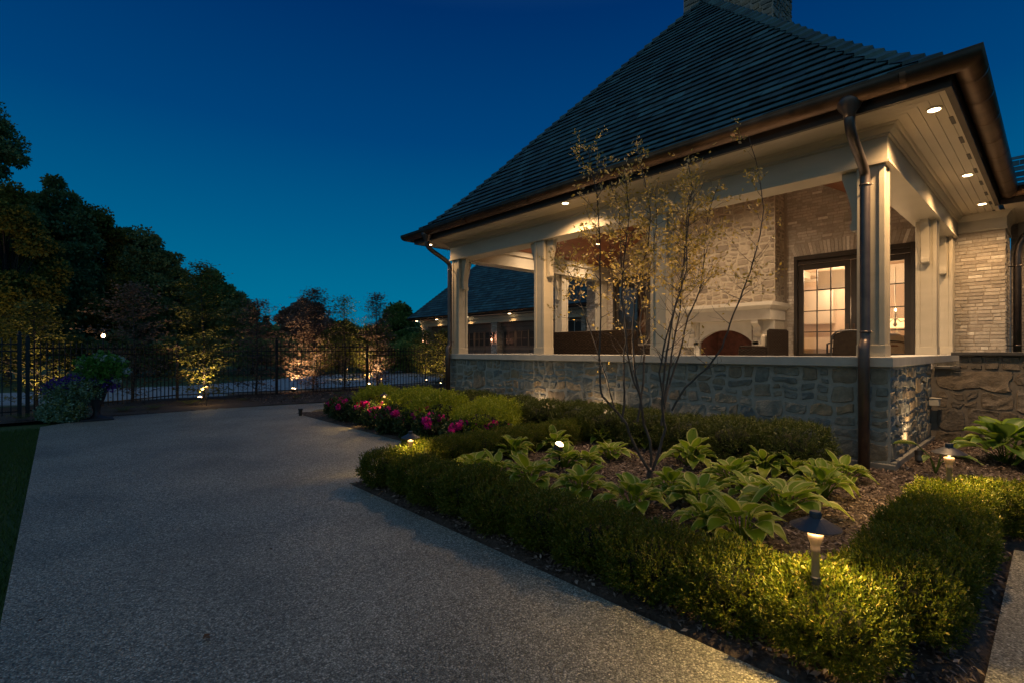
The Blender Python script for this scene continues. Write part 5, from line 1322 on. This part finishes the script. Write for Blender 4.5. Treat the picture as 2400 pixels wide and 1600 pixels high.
hs = [  # photograph pixel of each crown's foot, size, label
 (1112, 1112, .95, 'hosta furthest left beside the hedge end'), (1205, 1078, 1.0, 'hosta behind the left pair near the cross hedge'), (1240, 1145, 1.12, 'large hosta in the left of the bed nearest the front hedge'),
 (1300, 1058, .85, 'hosta right beneath the glowing uplight'), (1322, 1098, .95, 'hosta in front of the glowing uplight'), (1362, 1165, 1.05, 'hosta left of the tree foot near the front hedge'),
 (1408, 1040, .85, 'hosta at the back left of the tree'), (1430, 1078, .95, 'hosta close behind the left tree stems'), (1487, 1205, 1.05, 'hosta directly in front of the tree foot'),
 (1510, 1048, .85, 'hosta directly behind the tree foot'), (1618, 1095, 1.1, 'hosta right of the tree stems against the yews'), (1636, 1192, 1.0, 'hosta right of the tree foot in the front row'),
 (1712, 1138, 1.0, 'hosta in the middle of the right group'), (1790, 1112, .95, 'hosta at the back of the right group'), (1838, 1205, 1.2, 'largest hosta behind the near path light'),
 (1930, 1170, 1.05, 'hosta right of the largest hosta'),
 (1165, 1120, .85, 'small hosta between the left pair and the front hedge'), (1375, 1095, .8, 'small hosta tucked between the uplight and the tree'), (1665, 1062, .85, 'small hosta against the yews right of the tree'), (1570, 1165, .8, 'small hosta beside the tree foot on its right'), (1860, 1120, .85, 'small hosta at the back between the right group and the pier'), (1760, 1175, .9, 'hosta crowded between the middle and the largest ones'), (1655, 1250, .8, 'small hosta half behind the front hedge'), (1975, 1132, 1.0, 'hosta furthest right before the bare mulch'), (1736, 1268, 1.15, 'front hosta against the lit part of the hedge')]
spots = []; labs = []
for i, (x, y, s, lab) in enumerate(hs):
    p = G(x, y, .0); spots.append((i % 7, p.x, p.y, .02, i*1.7, (s*1.12*rr.uniform(.88, 1.12), s*1.12*rr.uniform(.88, 1.12), s*rr.uniform(.82, 1.12)))); labs.append(lab)
plant_out(prot, spots, labs)
# --- big green hostas by the brown wall, and tall stalked leaves
prot = [hosta_proto(560+k, n=30, size=1.7, mats=('hosta_green', 'hosta'), group='tall green hostas before the brown wall') for k in range(2)]
plant_out(prot, [(0, 8.35, .42, .05, 0, (1, 1, 1)), (1, 8.2, -.10, .05, 1, (1, 1, .95)), (0, 7.4, -.35, .05, 2, (.95, .95, .9)), (1, 9.1, -.5, .05, 4, (1, 1, 1.0))], ['tall green hosta in front of the brown retaining wall', 'tall green hosta cut by the right edge of the view', 'green hosta leaning over the side hedge', 'green hosta tucked back against the retaining wall'])
rt = empty('canna', (7.3, .93, .03), 'lone plant with long bare stalks and three dark leaves beside the pier', 'plant')
V = []; F = []; Mi = []; st = MB()
for a, hh, ln in ((R(100), .30, .34), (R(-60), .34, .34), (R(-100), .22, .26), (R(170), .2, .2)):
    d = Vector((math.cos(a), math.sin(a), 0)); b0 = Vector((7.3, .93, .03)); tip = b0+d*.16+Vector((0, 0, hh))
    st.tube([b0, b0+d*.05+Vector((0, 0, hh*.6)), tip], [.008, .007, .005], 5); v, f, m_ = hosta_leaf(tip-b0, d, ln, ln*.42, .35, .15, .06); n0 = len(V); V += v; F += [[i+n0 for i in q] for q in f]; Mi += m_
me = bpy.data.meshes.new('leaves'); me.from_pydata([tuple(v) for v in V], [], F); me.materials.append(M['hosta_green']); me.materials.append(M['hosta_edge']); me.polygons.foreach_set('material_index', Mi); me.polygons.foreach_set('use_smooth', [True]*len(F)); link(bpy.data.objects.new('leaves', me), rt); st.build('stalks', M['hosta_green'], rt)
# --- ferns and low plants along the fence bed
def fern_proto(seed, mat='fern', n=14, L=.34):
    r = random.Random(seed); root = empty('fern', (0, 0, 0), 'x', 'fern', 'ferns at the path edge before the fence'); PP = []; DD = []; LL = []
    for k in range(n):
        a = k*2.4; d = Vector((math.cos(a), math.sin(a), 0)); s = Vector((-d.y, d.x, 0))
        for i in range(1, 12):
            t = i/12; p = d*L*t + Vector((0, 0, L*(1.0*t-.85*t*t)+.02))
            for sg in (-1, 1): PP.append(p); DD.append((s*sg+d*.5)); LL.append(.07*(1-t)+.02)
    V, F = leaf_arrays(np.array([tuple(p) for p in PP]), np.array([tuple(p) for p in DD]), np.tile([[0, 0, 1.]], (len(PP), 1)), np.array(LL), np.array(LL)*.35, .1)
    nmesh('fronds', V, F, M[mat], parent=root); return root
prot = [fern_proto(1), fern_proto(2, n=11, L=.28)]
plant_out(prot, [(0, 2.55, 15.2, .0, 0, (1, 1, 1)), (1, 1.15, 14.6, 0, 1, (1.2, 1.2, 1)), (0, 1.75, 14.7, 0, 2, (1, 1, .8)), (1, 3.9, 15.5, 0, 3, (.8, .8, .7)), (0, -.5, 14.0, 0, 4, (1, 1, 1.1)), (1, 5.2, 15.1, 0, 5, (.8, .8, .9)), (0, 6.6, 15.3, 0, 5, (.8, .8, .9))],
          ['fern at the foot of the golden sapling', 'fern just right of the flower urn', 'second fern right of the flower urn', 'small low fern in the mulch', 'fern behind the cascading plants', 'dark fern left of the bright uplight', 'dark fern right of the bright uplight'])
# --- urn with cascade, petunias and leafy shrub
u0 = Vector((.62, 13.25, 0))
ur = empty('flower_urn', u0, 'dark urn on a round base at the end of the path', 'urn')
b = MB(); b.lathe(u0, [(.16, 0), (.16, .04), (.13, .05), (.07, .10), (.055, .18), (.08, .28), (.13, .42), (.18, .60), (.22, .70), (.23, .74), (.2, .74), (.16, .6)], 24); b.build('bowl', M['urn'], ur, smooth=True)
b = MB(); b.box(.36, 12.99, .0, .88, 13.51, .035); b.build('plinth', M['urn'], ur, bevel=.01)
def cloud(name, mat, pts, n, L, W, sp, label, cat, parent=None, hang=0.0):
    c = np.array([p[:3] for p in pts]); rad = np.array([p[3] for p in pts]); idx = rng.choice(len(c), n, p=rad**1.5/np.sum(rad**1.5))
    P = c[idx] + rnd_dirs(n)*(rad[idx]*rng.uniform(.5, 1, n)**.6)[:, None]*np.array(sp)
    P[:, 2] = np.maximum(P[:, 2], .03)
    D = rnd_dirs(n)+np.array([0, 0, .3-hang]); LL = rng.uniform(.7, 1.2, n)*L
    V, F = leaf_arrays(P, D, rnd_dirs(n)+np.array([0, 0, .8]), LL, LL*W, .2)
    o = nmesh(name, V, F, M[mat], parent=parent)
    if parent is None: tag(o, label, cat)
    return o
# positions to the left of the urn as the camera sees it (toward -x)
def UV(dx, dz, dd=0.0): 
    rv = Vector((math.sin(A), -math.cos(A), 0)); fv = Vector((FX, FY, 0)); p = u0+rv*dx+fv*dd; return (p.x, p.y, dz)
cas = [(*UV(-.25, .62), .30), (*UV(-.55, .52), .32), (*UV(-.85, .50, .05), .30), (*UV(-.45, .28, -.1), .32), (*UV(-.75, .20, -.05), .32), (*UV(-.2, .2, -.25), .24), (*UV(-1.02, .12), .22), (*UV(-.30, .05, -.3), .22), (*UV(.05, .62, -.15), .22), (*UV(-.65, .05, -.15), .28)]
cs = empty('trailing_plant', (u0.x, u0.y, 0), 'silvery green trailing plant with purple flowers spilling from the urn', 'trailing plant')
def part_cloud(root, name, mat, pts, n, L, W, sp=(1, 1, 1), hang=0.0):
    o = cloud(name, mat, pts, n, L, W, sp, None, None, parent=root, hang=hang)
    off = np.array(root.location); me = o.data; co = np.empty(len(me.vertices)*3, dtype=np.float32); me.vertices.foreach_get('co', co); co = co.reshape(-1, 3)-off; me.vertices.foreach_set('co', co.ravel().astype(np.float32)); return o
part_cloud(cs, 'foliage', 'cascade', cas, 5200, .045, .7, hang=.5)
part_cloud(cs, 'flowers', 'purple', [(*UV(-.25, .78), .2), (*UV(-.55, .72), .2), (*UV(-.85, .66), .18), (*UV(.1, .76), .2), (*UV(-.98, .6), .15), (*UV(.28, .72), .16)], 900, .05, .9)
part_cloud(cs, 'core', 'tree_dark', [(p[0], p[1], p[2], p[3]*.75) for p in cas], 2500, .07, .8)
hy = empty('hydrangea', (u0.x, u0.y, .7), 'leafy green plant with white flower heads standing in the urn', 'flowering plant')
hp = [(*UV(-.2, 1.08), .20), (*UV(.1, 1.15), .22), (*UV(.38, 1.1), .2), (*UV(.02, .98), .22), (*UV(.3, .92), .18), (*UV(.1, .84), .15), (*UV(.5, 1.0), .14)]
part_cloud(hy, 'foliage', 'hydra', hp, 900, .11, .6)
part_cloud(hy, 'flowers', 'white_petal', [(*UV(.15, 1.25), .06), (*UV(.22, 1.12), .05), (*UV(-.1, 1.0), .06), (*UV(-.28, 1.22), .06), (*UV(-.3, 1.1), .07), (*UV(.0, 1.3), .05), (*UV(.38, 1.24), .07), (*UV(.52, 1.2), .06), (*UV(.6, .98), .07), (*UV(.3, 1.0), .05), (*UV(.42, .8), .05)], 420, .06, .9)
# --- trees
def limb_tree(mb, base, h, r0, crown_pts, rnd, bend=.3):
    """tapered trunk and a limb to each of the crown's main clumps"""
    top = Vector(base)+Vector((rnd.uniform(-bend, bend)*.5, rnd.uniform(-bend, bend)*.5, h))
    pts = [Vector(base).lerp(top, t)+Vector((noise.noise(Vector((t*3, base[0], 0))), noise.noise(Vector((t*3, base[1], 5))), 0))*bend*.4*t for t in [k/7 for k in range(8)]]
    mb.tube(pts, [r0*(1-.8*k/7) for k in range(8)], 8)
    for c in crown_pts:
        c = Vector(c[:3]); k = rnd.randint(2, 6); s = pts[k]; m_ = s.lerp(c, .5)+Vector((0, 0, .12*(c-s).length))
        mb.tube([s, m_, c], [r0*(1-.8*k/7)*.55, r0*.22, r0*.06], 5)
def big_tree(x, ytop, ybot, hw, F, mat, n, leaf, label, name='tree', cat='tree', seed=0, clumps=120, shape=1.0, base_z=0.0, group='dark trees beyond the driveway'):
    r = random.Random(seed); c = atdist(x, HOR, F); sc = F/FPX; W = hw*sc; ztop = H+(HOR-ytop)*sc; zbot = H+(HOR-ybot)*sc
    root = empty(name, (c.x, c.y, 0), label, cat, group)
    zc = (ztop+zbot)/2; hh = (ztop-zbot)/2; cl = []
    for k in range(clumps):
        u = Vector((r.gauss(0, 1), r.gauss(0, 1), r.gauss(0, 1))).normalized()*(r.uniform(.35, 1)**.5)
        taper = 1-.30*max(0, u.z)*shape
        rad = W*r.uniform(.12, .27)
        cl.append((c.x+u.x*(W-rad*.7)*taper, c.y+u.y*(W-rad*.7)*taper, zc+u.z*(hh-rad*.5), rad))
    mb = MB(); limb_tree(mb, (c.x, c.y, -.1), zbot+hh*1.2, max(.12, W*.06), cl[::2], r); mb.build('trunk', M['bark_dark'], root)
    C = np.array(cl); idx = rng.integers(0, len(cl), n)
    d = rnd_dirs(n); P = C[idx, :3]+d*(C[idx, 3]*rng.uniform(.35, 1.25, n))[:, None]*np.array([1, 1, .8])
    LL = rng.uniform(.6, 1.3, n)*leaf*1.15
    V, Fc = leaf_arrays(P, d+rnd_dirs(n)*.9, rnd_dirs(n)+np.array([0, 0, .7]), LL, LL*.75, .2)
    o = nmesh('crown', V-np.array([c.x, c.y, 0])[None], Fc, M[mat], parent=root)
    return root
T = [ # x, ytop, ybot, halfwidth, distance, material, leaves, leaf size, label
 (-70, 205, 860, 140, 24, 'tree_dark', 51680, 0.140, 'tallest dark tree cut by the left edge'),
 (20, 420, 850, 110, 22, 'tree_olive', 38760, 0.126, 'olive tree low at the left edge lit faintly from below'),
 (125, 400, 830, 105, 29, 'tree_dark', 48450, 0.154, 'broad dark tree right of the tallest one'),
 (215, 455, 840, 100, 31, 'tree_olive', 41990, 0.154, 'olive brown tree in the middle of the left tree line'),
 (320, 530, 840, 95, 33, 'tree_dark', 41990, 0.168, 'dark tree with a ragged top before the gap'),
 (405, 585, 840, 55, 34, 'tree_dark', 25840, 0.154, 'small round dark tree closing the left tree line'),
 (500, 638, 835, 85, 38, 'tree_green', 38760, 0.182, 'green tree standing on its own right of the left tree line'),
 (560, 690, 840, 55, 36, 'tree_dark', 22610, 0.168, 'lower dark tree leaning against the green tree'),
 (715, 700, 840, 72, 42, 'tree_red', 32300, 0.182, 'rusty round tree in the middle distance'),
 (800, 750, 850, 55, 38, 'tree_olive', 22610, 0.154, 'low olive tree right of the rusty tree'),
 (935, 710, 850, 52, 46, 'tree_green', 25840, 0.182, 'light green tree left of the garage roof'),
 (880, 760, 850, 55, 40, 'tree_olive', 22610, 0.154, 'low brown green tree before the light green one'),
 (650, 775, 850, 60, 40, 'tree_dark', 19380, 0.168, 'dark low tree behind the pale conifer'),
 (980, 780, 850, 50, 38, 'tree_green', 19380, 0.154, 'bushy tree beside the garage corner')]
for i, t_ in enumerate(T): big_tree(*t_, seed=900+i)
# conifer
c = atdist(624, HOR, 40); rt = empty('conifer', (c.x, c.y, 0), 'small pointed conifer rising between two round trees', 'tree')
n = 4000; t_ = rng.uniform(0, 1, n)**.8; a = rng.uniform(0, 2*PI, n); zt = 4.2
rad = (1-t_)*1.5*rng.uniform(.3, 1, n)*(.8+.3*np.sin(t_*40)); P = np.stack([np.cos(a)*rad, np.sin(a)*rad, .3+t_*(zt-.3)-rad*.25], 1)
V, Fc = leaf_arrays(P, np.stack([np.cos(a), np.sin(a), np.full(n, -.15)], 1), rnd_dirs(n)+np.array([0, 0, 1]), rng.uniform(.15, .3, n), rng.uniform(.05, .1, n), .1); nmesh('crown', V, Fc, M['tree_dark'], parent=rt)
b = MB(); b.tube([(c.x, c.y, -.05), (c.x, c.y, zt)], [.1, .01], 8); b.build('trunk', M['bark_dark'], rt)
# background shrubbery on the far side of the driveway
bl = ['dark shrub across the driveway at the left edge', 'dark shrub across the driveway behind the urn', 'dark shrub across the driveway behind the slanting fence', 'wide dark shrub across the driveway behind the golden sapling', 'dark shrub below the green tree', 'dark shrub below the pale conifer', 'dark shrub below the rusty tree', 'olive shrub across the driveway behind the fence post', 'olive shrub left of the garage', 'green shrub closest to the garage corner']
for i, (x, yt, F_, m_) in enumerate([(10, 770, 26, 'tree_dark'), (130, 775, 27, 'tree_dark'), (250, 780, 28, 'tree_dark'), (370, 785, 29, 'tree_dark'), (480, 790, 30, 'tree_dark'), (590, 795, 31, 'tree_dark'), (700, 795, 31, 'tree_dark'), (800, 798, 32, 'tree_olive'), (885, 800, 33, 'tree_olive'), (955, 800, 33, 'tree_green')]):
    big_tree(x, yt, 866, 85, F_, m_, 8000, .16, bl[i], name='shrub', cat='shrub', seed=950+i, clumps=16, shape=.2, group='dark shrubs across the driveway')
# a far wood behind everything
n = 42000
xx = rng.uniform(-300, 1100, n); FF = rng.uniform(52, 62, n); base = np.array([noise.noise(Vector((x*.012, 0, 0))) for x in xx])
top = 770 - 14*base - np.clip((420-xx)*.35, 0, 150)
yy = HOR+10 - rng.uniform(0, 1, n)**.7*(HOR+10-top)
r_ = xx-1200; ax_ = (FPX*FX+r_*FY); ay_ = (FPX*FY-r_*FX); P = np.stack([ax_*FF/FPX, ay_*FF/FPX, H+(HOR-yy)*FF/FPX], 1)
V, Fc = leaf_arrays(P, rnd_dirs(n), rnd_dirs(n)+np.array([0, 0, .7]), rng.uniform(.4, .9, n), rng.uniform(.3, .6, n), .2)
tag(nmesh('far_wood', V, Fc, M['tree_dark']), 'dark far wood closing the horizon behind the garden', None, kind='stuff')
# --- young trees along the fence: layered sprays of small leaves
def sapling(x, y, h, w, mat, n, label, seed, zlo=.12, leaf=.085, name='sapling', thin=0.0):
    r = random.Random(seed); root = empty(name, (x, y, 0), label, 'young tree', 'young trees along the fence'); mb = MB()
    top = Vector((x+r.uniform(-.1, .1), y+r.uniform(-.1, .1), h)); base = Vector((x, y, 0)); mb.tube([base, base.lerp(top, .35)+Vector((.03, 0, 0)), base.lerp(top, .7), top], [.032, .026, .016, .005], 8)
    PP = []; DD = []
    nb = 54
    for k in range(nb):
        t = zlo/h + (1-zlo/h)*(k+.5)/nb; s = base.lerp(top, t); a = k*2.4+r.uniform(-.3, .3); L = w*(math.sin(PI*min(1, (t*.80+.20)))**.6)*r.uniform(.55, 1.1)*(1-.25*t)
        d = Vector((math.cos(a), math.sin(a), r.uniform(.05, .35))); e = s+d*L; mb.tube([s, s.lerp(e, .5)+Vector((0, 0, .04)), e], [.009, .006, .002], 4)
        for q in range(int(n/nb)):
            u = r.uniform(.05, 1.05); p = s.lerp(e, u)+Vector((r.gauss(0, .13), r.gauss(0, .13), r.gauss(0, .05)))*(.6+w*.4); PP.append(tuple(p-base)); DD.append((d.x+r.gauss(0, .8), d.y+r.gauss(0, .8), r.gauss(0, .25)))
    mb.build('trunk', M['bark'], root); PP = np.array(PP); m_ = len(PP); LL = rng.uniform(.6, 1.2, m_)*leaf
    V, Fc = leaf_arrays(PP, np.array(DD), np.tile([[0, 0, 1.]], (m_, 1))+rng.normal(0, .35, (m_, 3)), LL, LL*.7, .15); nmesh('crown', V, Fc, M[mat], parent=root)
sapling(3.15, 16.55, 3.9, 1.25, 'beech', 5000, 'golden green sapling lit from below before the fence', 1)
sapling(6.55, 17.35, 3.5, 1.35, 'beech_pink', 6500, 'copper sapling glowing pink in front of the rusty tree', 2)
sapling(8.95, 17.3, 3.5, .95, 'beech_pink', 4200, 'slim golden sapling left of the porch corner', 3)
sapling(11.35, 16.4, 2.2, .75, 'beech', 2600, 'low golden sapling beside the porch downspout', 4)
sapling(1.55, 17.0, 3.2, 1.4, 'beech_pink', 3600, 'unlit copper sapling behind the urn lantern', 5)
sapling(4.75, 17.4, 3.0, 1.3, 'beech_pink', 3600, 'dark copper sapling between the golden and the copper one', 6)
sapling(7.65, 17.3, 3.3, 1.1, 'beech', 2600, 'thin dark sapling between the two copper lit ones', 7)
sapling(-.35, 17.1, 2.6, 1.2, 'beech', 3000, 'golden lit sapling behind the trailing plant', 8)
sapling(-1.7, 18.5, 3.4, 1.3, 'beech', 1400, 'dim sapling behind the iron gate', 9)
sapling(12.7, 19.9, 2.3, 1.2, 'beech', 4200, 'lit shrub in front of the garage doors seen through the first porch bay', 10)
sapling(14.4, 20.4, 2.2, 1.0, 'beech', 1500, 'second lit shrub in front of the garage doors', 11)
# --- the slender multi-stemmed tree before the porch
bt = G(1524, 1127); Fb = FX*bt.x+FY*bt.y; rv = Vector((math.sin(A), -math.cos(A), 0)); fv = Vector((FX, FY, 0))
def TP(px, py, dd=0.0): return atdist(px, py, Fb+dd) if False else (atdist(px, py, Fb) + fv*dd)
stems = [
 ([(1520,1101),(1497,1061),(1477,1020),(1462,989),(1448,966),(1422,940),(1406,926),(1402,890),(1403,843),(1399,700),(1397,594),(1391,480),(1380,414),(1369,365)], -.15, .015),
 ([(1462,989),(1465,952),(1463,900),(1467,830),(1474,790),(1464,700),(1463,600),(1458,480),(1434,415)], .10, .012),
 ([(1525,1090),(1517,1029),(1502,992),(1497,952),(1488,917),(1474,890),(1455,830),(1445,760),(1440,690),(1445,600),(1452,520),(1440,430)], -.30, .014),
 ([(1515,975),(1502,917),(1497,880),(1494,800),(1502,700),(1520,640),(1540,560),(1545,480),(1530,380),(1512,305)], .25, .013),
 ([(1530,1100),(1548,1043),(1557,1000),(1546,952),(1550,900),(1555,840),(1560,780),(1580,700),(1590,620),(1600,540),(1610,450),(1600,380)], -.10, .016),
 ([(1557,1000),(1563,957),(1580,914),(1590,880),(1610,830),(1640,740),(1665,690),(1676,655),(1690,560),(1700,470),(1722,400)], .30, .013),
 ([(1563,957),(1590,905),(1612,886),(1642,855),(1668,814),(1683,763),(1698,710),(1714,651),(1729,600),(1738,520),(1730,440),(1712,360)], -.30, .011),
 ([(1560,960),(1570,890),(1580,855),(1594,778),(1604,727),(1612,660),(1622,600),(1630,520),(1642,450)], .15, .011),
 ([(1448,966),(1428,890),(1410,830),(1388,760),(1366,700),(1350,645),(1330,600)], .2, .007),
 ([(1502,992),(1520,900),(1528,830),(1520,760),(1532,690),(1560,600),(1572,500),(1566,420)], .35, .011),
 ([(1546,952),(1530,870),(1538,800),(1556,720),(1570,650),(1566,560),(1580,470)], -.35, .010)]
st_root = empty('multi_stem_tree', bt, 'slender multi-stemmed tree with sparse yellow leaves in the middle of the bed', 'tree')
mb = MB(); rs = random.Random(77); PP = []; DD = []
mb.tube([TP(1522, 1140), TP(1523, 1120), TP(1524, 1100)], [.05, .04, .028], 10)
def twig(p, d, L, rad, depth):
    q = p; pts = [p]; dd = Vector(d).normalized()
    for k in range(4):
        dd = (dd+Vector((rs.gauss(0, .16), rs.gauss(0, .16), rs.gauss(.06, .12)))).normalized(); q = q+dd*L/4; pts.append(q)
    mb.tube(pts, [rad, rad*.8, rad*.6, rad*.45, rad*.25], 4, cap=False)
    h_ = (q.z-.9)/2.6
    for k in range(1, 5):
        if rs.random() < .36*leafy(pts[k]): 
            for _ in range(rs.choice([1, 1, 2, 3])): PP.append(pts[k]+Vector((rs.gauss(0, .018), rs.gauss(0, .018), rs.gauss(0, .018)))); DD.append(dd+Vector((rs.gauss(0, .8), rs.gauss(0, .8), rs.gauss(.1, .6))))
    if depth > 0:
        for k in range(1, 5):
            if rs.random() < .62: twig(pts[k], dd+Vector((rs.gauss(0, .8), rs.gauss(0, .8), rs.gauss(.15, .5))), L*.55, rad*.5, depth-1)
def leafy(p):
    z = p.z
    if z < 1.5: return .12
    if z < 1.9: return .35
    if z < 2.2: return .75
    if z < 3.1: return 1.25
    return .7
for path, dep, r0 in stems:
    n = len(path); base_d = 0.0; pts = []; rads = []
    for i, (px, py) in enumerate(path):
        t = i/(n-1); t0 = max(0, (1127-py)/830); dd = dep*min(1, t0*1.6)*1.5 + .02*math.sin(i*2.1+dep*9)
        pts.append(TP(px+rs.uniform(-2, 2), py, dd)); rads.append(r0*(1-.80*t)+.0012)
    # refine
    fine = []; fr = []
    for i in range(n-1):
        for k in range(3):
            t = k/3; fine.append(pts[i].lerp(pts[i+1], t)+Vector((rs.gauss(0, .003), rs.gauss(0, .003), 0))); fr.append(rads[i]*(1-t)+rads[i+1]*t)
    fine.append(pts[-1]); fr.append(rads[-1]); mb.tube(fine, fr, 7)
    for i in range(4, len(fine)-1):
        p = fine[i]
        if p.z < 1.15: continue
        pr = .30 if p.z < 1.7 else (.62 if p.z < 2.1 else .85)
        for _ in range(3 if p.z > 1.9 else 2):
            if rs.random() < pr*(.55 if path[-1][0] > 1700 else 1):
                a = rs.uniform(0, 2*PI); d = (fine[i+1]-p).normalized()*.45+Vector((math.cos(a), math.sin(a), rs.uniform(-.1, .45)))*.85
                twig(p, d, rs.uniform(.14, .36)*(1.0 if p.z < 3.0 else .7), fr[i]*.42+.0008, 2 if rs.random() < .55 else 1)
mb.build('stems', M['bark'], st_root)
PP = np.array([tuple(p-bt) for p in PP]); DD = np.array([tuple(d) for d in DD]); m_ = len(PP); print('tree leaves', m_)
LL = rng.uniform(.028, .052, m_); V, Fc = leaf_arrays(PP, DD, rnd_dirs(m_), LL, LL*.52, .2); nmesh('crown', V, Fc, M['service'], parent=st_root)
for (x, y, lab, pw, tx, ty, tz) in ((-6.5, 24.5, 'added uplight in the shrubs across the driveway brightening the far left trees', 200, -7.5, 26.5, 4.5), (-1.5, 25.2, 'added uplight across the driveway brightening the broad dark tree', 260, -.8, 28.5, 5.0), (13.0, 27.5, 'added uplight across the driveway brightening the olive shrub', 260, 13.5, 30, 2.0)):
    uplight((x, y, .15), (tx, ty, tz), pw, lab, 120, .06)  # lamps added across the driveway to brighten the far trees
